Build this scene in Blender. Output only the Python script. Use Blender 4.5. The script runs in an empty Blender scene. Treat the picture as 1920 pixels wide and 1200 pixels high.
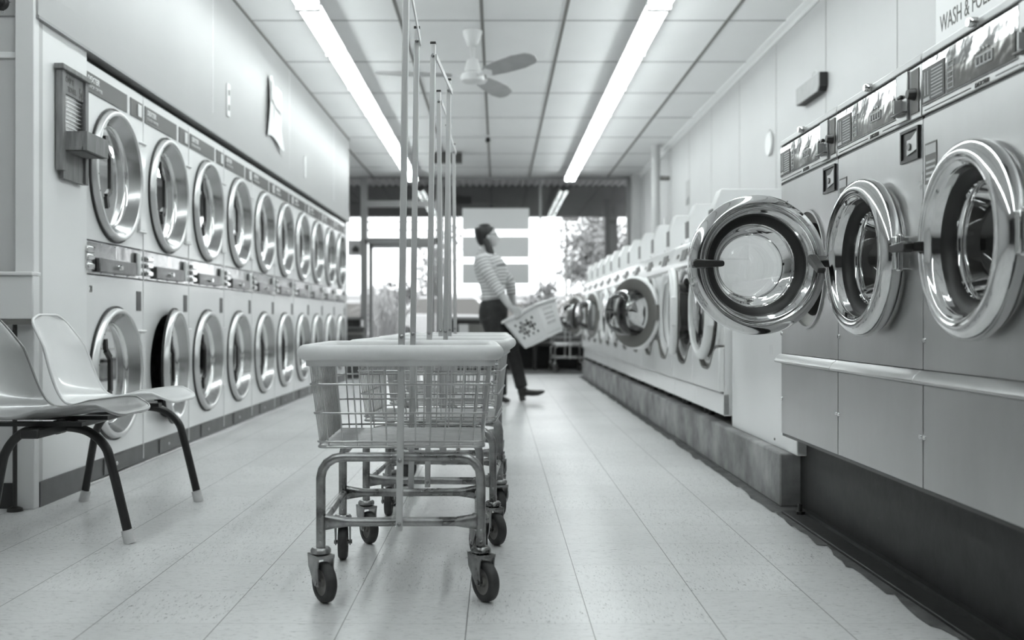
import bpy, bmesh, math, random
from mathutils import Vector, Matrix, Euler
random.seed(7)
S = bpy.context.scene
COL = S.collection
PI = math.pi
H = 0.743          # camera height

# ------------------------------------------------------------------ camera, world, exposure
cd = bpy.data.cameras.new('camera'); cam = bpy.data.objects.new('camera', cd); COL.objects.link(cam)
cam.location = (0, 0, H); cam.rotation_euler = (PI/2, 0, 0)
cd.sensor_width = 36; cd.lens = 36*1950/1920
cd.shift_x = 27/1920; cd.shift_y = 0.0
cd.clip_start = 0.05; cd.clip_end = 300
cd.dof.use_dof = True; cd.dof.focus_distance = 3.3; cd.dof.aperture_fstop = 2.6
S.camera = cam
S.view_settings.view_transform = 'Standard'; S.view_settings.look = 'None'
S.view_settings.exposure = 0.42; S.view_settings.gamma = 1; S.view_settings.use_curve_mapping = False
try:
    S.cycles.use_denoising = True; S.cycles.max_bounces = 10; S.cycles.diffuse_bounces = 5
    S.cycles.glossy_bounces = 5; S.cycles.transparent_max_bounces = 16
    S.cycles.sample_clamp_indirect = 6
    S.cycles.caustics_reflective = False; S.cycles.blur_glossy = 0.6
except Exception: pass
W = bpy.data.worlds.new('overcast'); S.world = W; W.use_nodes = True
bg = W.node_tree.nodes['Background']; bg.inputs[0].default_value = (0.95, 0.985, 1.0, 1); bg.inputs[1].default_value = 2.4
TUBE_POWER = 13.0

# ------------------------------------------------------------------ materials
def nn(nt, typ, inputs=None, **kw):
    n = nt.nodes.new(typ)
    for k, v in kw.items(): setattr(n, k, v)
    for k, v in (inputs or {}).items():
        if isinstance(v, bpy.types.NodeSocket): nt.links.new(v, n.inputs[k])
        else: n.inputs[k].default_value = v
    return n
def g4(v): return (v, v, v, 1)
def base(name):
    m = bpy.data.materials.new(name); m.use_nodes = True
    return m, m.node_tree, m.node_tree.nodes['Principled BSDF']
def math_(nt, op, a, b=None, clamp=False):
    n = nt.nodes.new('ShaderNodeMath'); n.operation = op; n.use_clamp = clamp
    for i, v in enumerate((a, b)):
        if v is None: continue
        if isinstance(v, bpy.types.NodeSocket): nt.links.new(v, n.inputs[i])
        else: n.inputs[i].default_value = v
    return n.outputs[0]
def ramp(nt, fac, stops, interp='LINEAR'):
    n = nt.nodes.new('ShaderNodeValToRGB'); nt.links.new(fac, n.inputs[0]); n.color_ramp.interpolation = interp
    e = n.color_ramp.elements
    while len(e) > 1: e.remove(e[-1])
    e[0].position = stops[0][0]; e[0].color = g4(stops[0][1])
    for p, v in stops[1:]:
        x = e.new(p); x.color = g4(v)
    return n.outputs[0]
def mat(name, v, rough=.5, metal=0., var=0., scale=8., bump=0., bscale=None, coat=0., stretch=(1,1,1), rvar=0., spec=None):
    m, nt, p = base(name)
    p.inputs['Base Color'].default_value = (v*1.03, v, v*.95, 1) if v < .25 else g4(v); p.inputs['Roughness'].default_value = rough
    p.inputs['Metallic'].default_value = metal
    if coat: p.inputs['Coat Weight'].default_value = coat; p.inputs['Coat Roughness'].default_value = .08
    if spec is not None: p.inputs['Specular IOR Level'].default_value = spec
    if var or bump or rvar:
        tc = nn(nt, 'ShaderNodeTexCoord'); mp = nn(nt, 'ShaderNodeMapping', {'Vector': tc.outputs['Object'], 'Scale': stretch})
        no = nn(nt, 'ShaderNodeTexNoise', {'Vector': mp.outputs[0], 'Scale': scale, 'Detail': 6., 'Roughness': .6})
        if var:
            c = ramp(nt, no.outputs[0], [(.3, max(v-var, 0.01)), (.7, min(v+var*.5, .95))]); nt.links.new(c, p.inputs['Base Color'])
        if rvar:
            r = ramp(nt, no.outputs[0], [(.35, max(rough-rvar, .02)), (.65, rough+rvar)]); nt.links.new(r, p.inputs['Roughness'])
        if bump:
            n2 = nn(nt, 'ShaderNodeTexNoise', {'Vector': mp.outputs[0], 'Scale': bscale or scale, 'Detail': 3.})
            b = nn(nt, 'ShaderNodeBump', {'Height': n2.outputs[0], 'Strength': bump, 'Distance': .01}); nt.links.new(b.outputs[0], p.inputs['Normal'])
    return m
def emis(name, col, s):
    m, nt, p = base(name); p.inputs['Base Color'].default_value = g4(.8)
    p.inputs['Emission Color'].default_value = col; p.inputs['Emission Strength'].default_value = s
    return m
def glass(name, tint=.95, refl=1.0, ior=1.5):
    m = bpy.data.materials.new(name); m.use_nodes = True; nt = m.node_tree; nt.nodes.clear()
    o = nn(nt, 'ShaderNodeOutputMaterial'); t = nn(nt, 'ShaderNodeBsdfTransparent', {'Color': g4(tint)})
    gl = nn(nt, 'ShaderNodeBsdfGlossy', {'Color': g4(.95), 'Roughness': .0}); fr = nn(nt, 'ShaderNodeFresnel', {'IOR': ior})
    f = math_(nt, 'MULTIPLY', fr.outputs[0], refl, True)
    mx = nn(nt, 'ShaderNodeMixShader', {0: f, 1: t.outputs[0], 2: gl.outputs[0]}); nt.links.new(mx.outputs[0], o.inputs[0])
    return m

M = {}
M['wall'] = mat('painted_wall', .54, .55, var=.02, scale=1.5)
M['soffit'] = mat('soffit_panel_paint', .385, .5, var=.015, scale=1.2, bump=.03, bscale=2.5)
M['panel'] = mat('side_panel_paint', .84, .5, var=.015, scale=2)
M['white'] = mat('white_enamel', .90, .28, coat=.3, var=.02, scale=3)
M['dryer_white'] = mat('dryer_enamel', .82, .3, coat=.3, var=.03, scale=2.5)
M['trimw'] = mat('white_trim_paint', .78, .4)
M['ceil_white'] = mat('fixture_white', .85, .4)
M['steel'] = mat('brushed_stainless', .52, .33, 1., var=.10, scale=2.2, stretch=(1,1,.45), rvar=.07, bump=.015, bscale=2.5)
M['dsteel'] = mat('door_stainless', .40, .2, 1., rvar=.05, scale=6)
M['chrome'] = mat('chrome', .74, .085, 1.)
M['mirror'] = mat('polished_fascia', .32, .07, 1., bump=.25, bscale=9, scale=4)
M['cart'] = mat('worn_cart_steel', .36, .33, 1., var=.24, scale=14, rvar=.12, bump=.1, bscale=60)
M['wire'] = mat('cart_wire_zinc', .52, .28, 1., var=.1, scale=20)
M['alu'] = mat('pole_aluminium', .62, .42, .55, var=.08, scale=10, stretch=(1,1,.15))
M['bumper'] = mat('vinyl_bumper', .74, .42, var=.06, scale=9)
M['black'] = mat('black_plastic', .02, .35)
M['rubber'] = mat('dark_rubber', .035, .6, var=.02, scale=20)
M['blackpaint'] = mat('black_steel_paint', .016, .55, var=.015, scale=12, bump=.08, bscale=30)
M['dark'] = mat('dark_grey_label', .055, .4)
M['kick'] = mat('grey_kick_plate', .075, .38, var=.02, scale=12)
M['coin'] = mat('coin_plate_steel', .55, .13, 1., var=.2, scale=6, bump=.2, bscale=7)
M['drawer'] = mat('coin_drawer_steel', .22, .3, 1., var=.08, scale=9)
M['letter'] = mat('pale_lettering', .75, .5)
M['ink'] = mat('dark_ink', .10, .6)
M['grey'] = mat('mid_grey_plastic', .16, .45)
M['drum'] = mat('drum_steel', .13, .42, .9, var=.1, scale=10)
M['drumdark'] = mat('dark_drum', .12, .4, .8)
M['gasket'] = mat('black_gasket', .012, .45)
M['glass'] = glass('clear_glass', .93, 1.0)
M['dglass'] = glass('door_glass', .55, 1.3)
M['bowl'] = glass('glass_bowl', .86, 1.6)
M['sglass'] = glass('smoked_door_glass', .35, 1.6)
M['wglass'] = glass('window_glass', .96, 1.0)
M['wood'] = mat('old_wood', .19, .55, var=.07, scale=5, stretch=(12,12,1.2), bump=.15, bscale=10)
M['zinc'] = mat('corrugated_zinc', .7, .25, 1.)
M['concrete'] = mat('stained_concrete', .33, .75, var=.2, scale=4, bump=.3, bscale=25)
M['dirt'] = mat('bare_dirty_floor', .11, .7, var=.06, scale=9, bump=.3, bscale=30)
M['alum_dark'] = mat('storefront_aluminium', .30, .45, .3)
M['dwall'] = mat('dark_panel', .05, .6, var=.015, scale=5)
M['fascia'] = mat('dark_brown_fascia', .055, .7, var=.01, scale=3)
M['signback'] = mat('sign_back_board', .72, .8)
M['paper'] = mat('white_paper', .80, .8)
M['shell_dark'] = mat('grey_fibreglass', .26, .28, coat=.4, var=.03, scale=5)
M['shell_light'] = mat('pale_fibreglass', .74, .3, coat=.4, var=.03, scale=5)
M['frame_black'] = mat('black_tube_enamel', .016, .38, var=.008, scale=20)
M['boot'] = mat('pale_leg_boot', .62, .6, var=.08, scale=25)
M['iron'] = mat('black_iron_pipe', .05, .42, .4, var=.02, scale=20)
M['plastic'] = mat('white_basket_plastic', .80, .4)
M['skin'] = mat('skin', .50, .5)
M['hair'] = mat('dark_hair', .018, .45, var=.01, scale=30, stretch=(1,1,.2), bump=.3, bscale=60)
M['jeans'] = mat('dark_jeans', .022, .75, var=.01, scale=30, bump=.2, bscale=20)
M['leather'] = mat('dark_leather', .02, .35)
M['fan'] = mat('fan_white', .78, .35)
M['blade'] = mat('fan_blade', .36, .4, var=.06, scale=6)
M['asphalt'] = mat('asphalt', .26, .9, var=.03, scale=4)
M['leaf'] = mat('leaf', .26, .6, var=.05, scale=5)
M['bush'] = mat('bush_leaf', .06, .6, var=.03, scale=5)
M['plume'] = mat('pale_grass', .6, .7, var=.1, scale=5)
M['bark'] = mat('bark', .08, .9)
M['carpaint'] = mat('pale_car_paint', .42, .25, coat=.5)
M['building'] = mat('pale_stucco', .75, .9)
M['tube'] = emis('fluorescent_tube', (.925, 1.0, .995, 1), TUBE_POWER)

def floor_material():
    m, nt, p = base('vinyl_tile_floor')
    tc = nn(nt, 'ShaderNodeTexCoord'); sx = nn(nt, 'ShaderNodeSeparateXYZ', {0: tc.outputs['Object']})
    X = math_(nt, 'DIVIDE', math_(nt, 'ADD', sx.outputs[0], .077), .3035)
    Y = math_(nt, 'DIVIDE', math_(nt, 'ADD', sx.outputs[1], -2.545), .3048)
    cx = math_(nt, 'FLOOR', X); cy = math_(nt, 'FLOOR', Y)
    fx = math_(nt, 'SUBTRACT', X, cx); fy = math_(nt, 'SUBTRACT', Y, cy)
    cell = nn(nt, 'ShaderNodeCombineXYZ', {0: cx, 1: cy})
    wn = nn(nt, 'ShaderNodeTexWhiteNoise', {'Vector': cell.outputs[0]}); rnd = wn.outputs['Value']
    off = nn(nt, 'ShaderNodeVectorMath', {0: wn.outputs['Color'], 1: (40, 40, 40)}, operation='MULTIPLY')
    ad = nn(nt, 'ShaderNodeVectorMath', {0: tc.outputs['Object'], 1: off.outputs[0]}, operation='ADD')
    ma = nn(nt, 'ShaderNodeMapping', {'Vector': ad.outputs[0], 'Scale': (22, 105, 1), 'Rotation': (0, 0, .12)})
    mb_ = nn(nt, 'ShaderNodeMapping', {'Vector': ad.outputs[0], 'Scale': (80, 22, 1), 'Rotation': (0, 0, .35)})
    sw = math_(nt, 'GREATER_THAN', rnd, .5)
    mv = nn(nt, 'ShaderNodeMix', data_type='VECTOR'); nt.links.new(sw, mv.inputs[0]); nt.links.new(ma.outputs[0], mv.inputs[4]); nt.links.new(mb_.outputs[0], mv.inputs[5])
    fl = nn(nt, 'ShaderNodeTexNoise', {'Vector': mv.outputs[1], 'Scale': 1.3, 'Detail': 4., 'Roughness': .65, 'Distortion': .6})
    fleck = ramp(nt, fl.outputs[0], [(.30, .66), (.42, .95), (.55, 1.0), (.72, 1.03)])
    sp = nn(nt, 'ShaderNodeTexNoise', {'Vector': mv.outputs[1], 'Scale': 2.6, 'Detail': 2., 'Roughness': .5})
    spk = ramp(nt, sp.outputs[0], [(.28, .28), (.36, 1.0)])
    big = nn(nt, 'ShaderNodeTexNoise', {'Vector': tc.outputs['Object'], 'Scale': 1.1, 'Detail': 4.})
    dirt = ramp(nt, big.outputs[0], [(.3, .84), (.6, 1.0)])
    tile = math_(nt, 'ADD', .68, math_(nt, 'MULTIPLY', rnd, .04))
    c = math_(nt, 'MULTIPLY', math_(nt, 'MULTIPLY', tile, fleck), math_(nt, 'MULTIPLY', spk, dirt))
    gx = math_(nt, 'LESS_THAN', fx, .0085); gy = math_(nt, 'LESS_THAN', fy, .010)
    gxm = math_(nt, 'SUBTRACT', 1., math_(nt, 'MULTIPLY', gx, .80)); gym = math_(nt, 'SUBTRACT', 1., math_(nt, 'MULTIPLY', gy, .28))
    c = math_(nt, 'MULTIPLY', c, math_(nt, 'MULTIPLY', gxm, gym))
    nt.links.new(c, p.inputs['Base Color'])
    p.inputs['Roughness'].default_value = .30
    hgt = math_(nt, 'MULTIPLY', math_(nt, 'MULTIPLY', gxm, gym), 1.)
    b = nn(nt, 'ShaderNodeBump', {'Height': hgt, 'Strength': .3, 'Distance': .001}); nt.links.new(b.outputs[0], p.inputs['Normal'])
    return m
def ceiling_material():
    m, nt, p = base('ceiling_tile')
    tc = nn(nt, 'ShaderNodeTexCoord')
    no = nn(nt, 'ShaderNodeTexNoise', {'Vector': tc.outputs['Object'], 'Scale': 2.2, 'Detail': 5.})
    c = ramp(nt, no.outputs[0], [(.3, .89), (.7, .92)]); nt.links.new(c, p.inputs['Base Color']); p.inputs['Roughness'].default_value = .8
    return m
M['floor'] = floor_material(); M['ceiling'] = ceiling_material()

def stripe_material():
    m, nt, p = base('striped_knit')
    a = nn(nt, 'ShaderNodeAttribute', attribute_name='band')
    s = math_(nt, 'SINE', math_(nt, 'MULTIPLY', a.outputs['Fac'], 2*PI/.030))
    no = nn(nt, 'ShaderNodeTexCoord')
    c = ramp(nt, math_(nt, 'ADD', math_(nt, 'MULTIPLY', s, .5), .5), [(.0, .20), (.16, .30), (.3, .62), (1., .70)])
    nt.links.new(c, p.inputs['Base Color']); p.inputs['Roughness'].default_value = .85
    return m
M['knit'] = stripe_material()

# ------------------------------------------------------------------ mesh builder
class MB:
    def __init__(s): s.v = []; s.f = []; s.mi = []; s.xf = None; s.m = 0
    def _add(s, vs, fs):
        o = len(s.v)
        if s.xf is not None: vs = [s.xf @ Vector(p) for p in vs]
        s.v += [tuple(p) for p in vs]
        for f in fs: s.f.append([i+o for i in f]); s.mi.append(s.m)
        return s
    def box(s, x0, x1, y0, y1, z0, z1):
        v = [(x, y, z) for x in (x0, x1) for y in (y0, y1) for z in (z0, z1)]
        return s._add(v, [(0,1,3,2),(4,6,7,5),(0,4,5,1),(2,3,7,6),(0,2,6,4),(1,5,7,3)])
    def obox(s, c, ux, uy, uz, hx, hy, hz):
        c = Vector(c); v = [c + ux*(a*hx) + uy*(b*hy) + uz*(d*hz) for a in (-1,1) for b in (-1,1) for d in (-1,1)]
        return s._add(v, [(0,1,3,2),(4,6,7,5),(0,4,5,1),(2,3,7,6),(0,2,6,4),(1,5,7,3)])
    def bar(s, p, q, w, t, side=Vector((1,0,0))):
        p = Vector(p); q = Vector(q); d = (q-p).normalized(); n = d.cross(side)
        if n.length < 1e-5: n = d.cross(Vector((0,1,0)))
        n.normalize(); u = n.cross(d).normalized()
        return s.obox((p+q)/2, u, n, d, w/2, t/2, (q-p).length/2)
    def tube(s, pts, r, n=8, closed=False, caps=True, flat=None):
        pts = [Vector(p) for p in pts]; k = len(pts); rr = r if isinstance(r, (list, tuple)) else [r]*k
        tang = []
        for i in range(k):
            a = pts[(i-1) % k] if (closed or i > 0) else pts[i]; b = pts[(i+1) % k] if (closed or i < k-1) else pts[i]
            tang.append((b-a).normalized())
        ref = Vector((0,0,1)) if abs(tang[0].z) < .9 else Vector((1,0,0))
        u = tang[0].cross(ref).normalized(); vs = []
        for i in range(k):
            u = (u - tang[i]*u.dot(tang[i])).normalized(); w = tang[i].cross(u)
            for j in range(n):
                a = 2*PI*j/n; vs.append(pts[i] + u*(rr[i]*math.cos(a)) + w*(rr[i]*math.sin(a)))
        fs = []
        for i in range(k if closed else k-1):
            i2 = (i+1) % k
            for j in range(n): fs.append((i*n+j, i*n+(j+1) % n, i2*n+(j+1) % n, i2*n+j))
        if caps and not closed: fs.append(tuple(range(n-1, -1, -1))); fs.append(tuple((k-1)*n+j for j in range(n)))
        return s._add(vs, fs)
    def cyl(s, p, q, r, n=16, r2=None): return s.tube([p, q], [r, r if r2 is None else r2], n)
    def lathe(s, prof, c=(0,0,0), axis='z', n=32, closed=False):
        vs = []; k = len(prof); c = Vector(c)
        for (r, h) in prof:
            for j in range(n):
                a = 2*PI*j/n; ca, sa = r*math.cos(a), r*math.sin(a)
                vs.append(c + (Vector((ca, sa, h)) if axis == 'z' else Vector((ca, -h, sa)) if axis == '-y' else Vector((h, ca, sa))))
        fs = []
        for i in range(k if closed else k-1):
            i2 = (i+1) % k
            for j in range(n): fs.append((i*n+j, i*n+(j+1) % n, i2*n+(j+1) % n, i2*n+j))
        if not closed:
            for i in (0, k-1):
                if prof[i][0] > 1e-6 and prof[i][0] < .0: fs.append(tuple(i*n+j for j in range(n)))
        return s._add(vs, fs)
    def disc(s, r, c, axis='-y', n=32):
        c = Vector(c); vs = []
        for j in range(n):
            a = 2*PI*j/n; ca, sa = r*math.cos(a), r*math.sin(a)
            vs.append(c + (Vector((ca, sa, 0)) if axis == 'z' else Vector((ca, 0, sa)) if axis == '-y' else Vector((0, ca, sa))))
        return s._add(vs, [tuple(range(n))])
    def prism(s, poly, a0, a1, plane='yz'):
        def P(u, v, a): return (a, u, v) if plane == 'yz' else (u, a, v) if plane == 'xz' else (u, v, a)
        k = len(poly); vs = [P(u, v, a0) for u, v in poly] + [P(u, v, a1) for u, v in poly]
        fs = [tuple(range(k)), tuple(range(2*k-1, k-1, -1))] + [(i, (i+1) % k, k+(i+1) % k, k+i) for i in range(k)]
        return s._add(vs, fs)
    def plate_hole(s, x0, x1, z0, z1, cx, cz, r, y, n=48, rz=None):
        rz = rz or r
        an = [2*PI*i/n for i in range(n)] + [math.atan2(z-cz, x-cx) % (2*PI) for x in (x0, x1) for z in (z0, z1)]
        an = sorted(set(round(a, 6) for a in an)); vs = []; k = len(an)
        for a in an: vs.append((cx+r*math.cos(a), y, cz+rz*math.sin(a)))
        for a in an:
            c, t = math.cos(a), math.sin(a); d = 1e9
            if c > 1e-9: d = min(d, (x1-cx)/c)
            if c < -1e-9: d = min(d, (x0-cx)/c)
            if t > 1e-9: d = min(d, (z1-cz)/t)
            if t < -1e-9: d = min(d, (z0-cz)/t)
            vs.append((cx+d*c, y, cz+d*t))
        return s._add(vs, [(i, (i+1) % k, k+(i+1) % k, k+i) for i in range(k)])
    def loft(s, rings, caps=True):
        n = len(rings[0]); vs = [p for r in rings for p in r]; fs = []
        for i in range(len(rings)-1):
            for j in range(n): fs.append((i*n+j, i*n+(j+1) % n, (i+1)*n+(j+1) % n, (i+1)*n+j))
        if caps: fs.append(tuple(range(n-1, -1, -1))); fs.append(tuple((len(rings)-1)*n+j for j in range(n)))
        return s._add(vs, fs)
    def grid(s, fn, nu, nv):
        vs = [fn(i/nu, j/nv) for i in range(nu+1) for j in range(nv+1)]
        return s._add(vs, [(i*(nv+1)+j, (i+1)*(nv+1)+j, (i+1)*(nv+1)+j+1, i*(nv+1)+j+1) for i in range(nu) for j in range(nv)])
    def ball(s, c, r, n=12, m=8, sz=None):
        c = Vector(c); r3 = r if isinstance(r, (tuple, list)) else (r, r, r)
        def fn(u, v): a = 2*PI*u; b = PI*(v-.5); return c + Vector((r3[0]*math.cos(a)*math.cos(b), r3[1]*math.sin(a)*math.cos(b), r3[2]*math.sin(b)))
        return s.grid(fn, n, m)
    def quad(s, a, b, c, d): return s._add([a, b, c, d], [(0, 1, 2, 3)])
    def mesh(s, name, ang=35, weld=True):
        me = bpy.data.meshes.new(name); me.from_pydata(s.v, [], s.f)
        for p, i in zip(me.polygons, s.mi): p.material_index = i
        bm = bmesh.new(); bm.from_mesh(me)
        if weld: bmesh.ops.remove_doubles(bm, verts=bm.verts, dist=1e-5)
        bmesh.ops.recalc_face_normals(bm, faces=bm.faces); bm.to_mesh(me); bm.free()
        if ang <= 1: return me
        for p in me.polygons: p.use_smooth = True
        me.set_sharp_from_angle(angle=math.radians(ang)); return me
    def build(s, name, m, parent=None, bevel=0, ang=35, loc=None, seg=2):
        o = bpy.data.objects.new(name, s.mesh(name, ang)); COL.objects.link(o)
        for x in (m if isinstance(m, (list, tuple)) else [m]): o.data.materials.append(M[x] if isinstance(x, str) else x)
        if parent is not None: o.parent = parent
        if loc is not None: o.location = loc
        if bevel:
            b = o.modifiers.new('bevel', 'BEVEL'); b.width = bevel; b.segments = seg; b.limit_method = 'ANGLE'; b.angle_limit = math.radians(40)
        return o

def thing(name, label, cat, loc=(0,0,0), rz=0, group=None):
    o = bpy.data.objects.new(name, None); COL.objects.link(o); o.empty_display_size = .1
    o.location = loc; o.rotation_euler = (0, 0, rz); tag(o, label, cat, group); return o
def tag(o, label, cat, group=None):
    o['label'] = label; o['category'] = cat
    if group: o['group'] = group
    return o
def struct(o): o['kind'] = 'structure'; return o
KIDS = {}
def dup(root, loc=None, rz=None, label=None, group=None):
    kids = {}
    for ob in COL.objects:
        if ob.parent is not None: kids.setdefault(ob.parent.name, []).append(ob)
    def cp(o, par):
        c = o.copy(); COL.objects.link(c)
        if par is not None: c.parent = par
        for ch in kids.get(o.name, []): cp(ch, c)
        return c
    r = cp(root, None)
    if loc is not None: r.location = loc
    if rz is not None: r.rotation_euler = (0, 0, rz)
    if label: r['label'] = label
    if group: r['group'] = group
    return r
def child(root, base_name):
    return [o for o in COL.objects if o.parent is root and o.name.split('.')[0] == base_name]
def text(name, s, size, m, parent, loc, rot=(PI/2, 0, 0), ext=.0006, shear=0, align='LEFT', sx=1, bold=0):
    cu = bpy.data.curves.new(name, 'FONT'); cu.body = s; cu.size = size; cu.extrude = ext; cu.shear = shear; cu.align_x = align; cu.offset = bold; cu.resolution_u = 3
    t = bpy.data.objects.new(name+'_tmp', cu); COL.objects.link(t); bpy.context.view_layer.update()
    me = bpy.data.meshes.new_from_object(t.evaluated_get(bpy.context.evaluated_depsgraph_get()))
    bpy.data.objects.remove(t); bpy.data.curves.remove(cu)
    me.materials.clear(); me.materials.append(M[m])
    o = bpy.data.objects.new(name, me); COL.objects.link(o); o.location = loc; o.rotation_euler = rot; o.scale = (sx, 1, 1)
    if parent is not None: o.parent = parent
    return o
def smooth_path(pts, k=6):
    pts = [Vector(p) for p in pts]; out = []
    for i in range(len(pts)-1):
        p0 = pts[max(i-1, 0)]; p1 = pts[i]; p2 = pts[i+1]; p3 = pts[min(i+2, len(pts)-1)]
        for j in range(k):
            t = j/k; out.append(.5*((2*p1)+(-p0+p2)*t+(2*p0-5*p1+4*p2-p3)*t*t+(-p0+3*p1-3*p2+p3)*t**3))
    out.append(pts[-1]); return out
def round_rect(hx, hy, r, k=5):
    out = []
    for sx, sy, a0 in ((1,1,0), (-1,1,PI/2), (-1,-1,PI), (1,-1,3*PI/2)):
        for i in range(k+1):
            a = a0 + PI/2*i/k; out.append((sx*(hx-r)+r*math.cos(a), sy*(hy-r)+r*math.sin(a)))
    return out
# ------------------------------------------------------------------ the room
CZ = 2.943; YW = 16.0; XR = 2.16; XL = -1.829; YB = -4.0
struct(MB().box(-3.6, 2.4, YB, YW+.1, -.08, 0).build('floor', 'floor'))
struct(MB().box(-3.6, 2.4, YB, YW-.02, CZ, CZ+.08).build('ceiling', 'ceiling'))
# ceiling grid: runners along the room, cross tees
k = 1
gx = [-.713+.6*i for i in range(-4, 5)]
for x in gx:
    if x < -3.4 or x > 2.15: continue
    struct(MB().box(x-.012, x+.012, YB, YW-.02, CZ-.006, CZ+.002).build('trim_%d' % k, 'grid_dark' if 0 else 'grey')); k += 1
mbc = MB(); y = 7.633-1.2207*10
while y < YW-.1:
    mbc.box(-3.5, XR, y-.006, y+.006, CZ-.004, CZ+.002); y += 1.2207
M['tee'] = mat('ceiling_cross_tee', .34, .6); struct(mbc.build('trim_%d' % k, 'tee')); k += 1
# walls
mw = MB(); mw.box(XR, XR+.12, YB, YW+.1, 0, CZ); struct(mw.build('wall_right', 'wall'))
mw = MB(); mw.box(-3.6, 2.4, YB-.1, YB, 0, CZ); struct(mw.build('wall_rear', 'dwall'))  # unseen wall behind the camera, coloured dark to deepen reflections in the chrome
# panel seams on the right wall
ms = MB(); y = 5.62
M['seam'] = mat('panel_seam', .42, .6)
y = 5.62-1.22*7
while y < 15.9:
    ms.box(XR-.003, XR+.001, y-.003, y+.003, .3, CZ-.05); y += 1.22
struct(ms.build('trim_%d' % k, 'seam')); k += 1
mt = MB(); mt.prism([(XR, CZ), (XR-.045, CZ), (XR-.045, CZ-.012), (XR-.014, CZ-.03), (XR-.014, CZ-.06), (XR, CZ-.06)], YB, YW-.05, 'xz')
struct(mt.build('trim_%d' % k, 'trimw')); k += 1
# left: dryer bay
YD0, YD1 = 4.105, 12.62
ml = MB()
ml.box(-1.8285, -1.822, YD0+.06, 4.612, 0, 1.932)                  # flush side panel beside the first dryer
struct(ml.build('wall_left', 'panel', ang=1))
struct(MB().box(-1.90, -1.872, 4.62, 12.48, 1.897, 1.941).build('trim_%d' % k, 'black')); k += 1  # black strip added so the gap above the dryers reads as deep shade
ml = MB(); ml.box(-3.6, -1.822, YD0, YD0+.06, 0, CZ); struct(ml.build('wall_return', 'wall', ang=1))
ml = MB(); ml.box(-3.0, -1.829, 12.50, 12.62, 0, CZ); struct(ml.build('wall_bay_end', 'wall', ang=1))
ml = MB(); ml.box(-3.0, -2.75, YD0+.06, 12.50, 0, CZ); struct(ml.build('wall_bay_rear', 'dwall', ang=1))  # dark colour stands in for the unlit shade behind the dryers
mf = MB(); mf.box(-3.6, -3.5, YB, YD0, 0, CZ); struct(mf.build('wall_near_left', 'wall'))
mf = MB(); mf.box(-3.1, -3.0, 12.62, YW+.1, 0, CZ); struct(mf.build('wall_far_left', 'wall'))
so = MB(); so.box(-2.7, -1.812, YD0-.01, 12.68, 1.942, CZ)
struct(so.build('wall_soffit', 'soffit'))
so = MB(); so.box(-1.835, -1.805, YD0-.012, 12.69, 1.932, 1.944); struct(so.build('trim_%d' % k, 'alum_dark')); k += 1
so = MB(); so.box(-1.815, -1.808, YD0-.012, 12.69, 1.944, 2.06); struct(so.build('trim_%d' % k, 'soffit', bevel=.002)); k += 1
so = MB()
for yy in (6.62, 9.06, 11.5): so.box(-1.8125, -1.8110, yy-.003, yy+.003, 2.06, CZ)
struct(so.build('trim_%d' % k, 'trimw')); k += 1
so = MB(); so.box(-1.85, -1.80, YB, 0, CZ-.02, CZ)
so = MB(); so.box(-1.822, -1.800, YD0, 12.68, CZ-.014, CZ-.001); struct(so.build('trim_%d' % k, 'grey')); k += 1
# corner post and seam on the return wall
so = MB(); so.box(-1.892, -1.817, YD0-.03, YD0+.02, 0, CZ); struct(so.build('trim_%d' % k, 'trimw', bevel=.004)); k += 1
so = MB(); so.box(-3.5, -1.892, YD0-.012, YD0, 1.775, 1.80); struct(so.build('trim_%d' % k, 'trimw', bevel=.004)); k += 1
bb = MB(); bb.box(-1.822, -1.814, YD0+.02, 4.60, 0, .10); struct(bb.build('baseboard_left', 'kick'))
bb = MB(); bb.box(-3.5, -1.90, YD0-.012, YD0, 0, .10); struct(bb.build('baseboard_return', 'blackpaint'))

# ---- storefront (far wall)
def fx(px, Y=YW): return (px-933)*Y/1950
def fz(py, Y=YW): return H-(py-600)*Y/1950
low = MB(); low.box(fx(826), XR, YW-.10, YW+.10, 0, .70); low.box(-3.0, fx(677), YW-.10, YW+.10, 0, .70)
struct(low.build('wall_far', 'dwall'))
low = MB(); low.box(fx(826), XR, YW-.14, YW+.12, .70, .75); low.box(-3.0, fx(677), YW-.14, YW+.12, .70, .75)
struct(low.build('trim_%d' % k, 'black', bevel=.004)); k += 1
jm = MB(); jm.box(fx(1181), XR, YW-.35, YW+.1, 0, CZ); struct(jm.build('wall_far_right', 'wall'))
def window(n, x0, x1, z0, z1, bars_x=(), bars_z=(), w=.05):
    f = MB()
    for x in (x0, x1): f.box(x-w/2, x+w/2, YW-.05, YW+.05, z0, z1)
    for z in (z0+.02, z1-.02): f.box(x0, x1, YW-.05, YW+.05, z-.02, z+.02)
    for x in bars_x: f.box(x-.014, x+.014, YW-.04, YW+.04, z0, z1)
    for z in bars_z: f.box(x0, x1, YW-.04, YW+.04, z-.02, z+.02)
    o = struct(f.build('window_%d' % n, 'alum_dark'))
    MB().box(x0, x1, YW-.004, YW+.004, z0, z1).build('pane', 'wglass', o)
    return o
window(1, -3.0, fx(680), .75, CZ)
window(2, fx(828), fx(1178), .75, CZ, bars_x=(fx(1013),))
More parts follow.
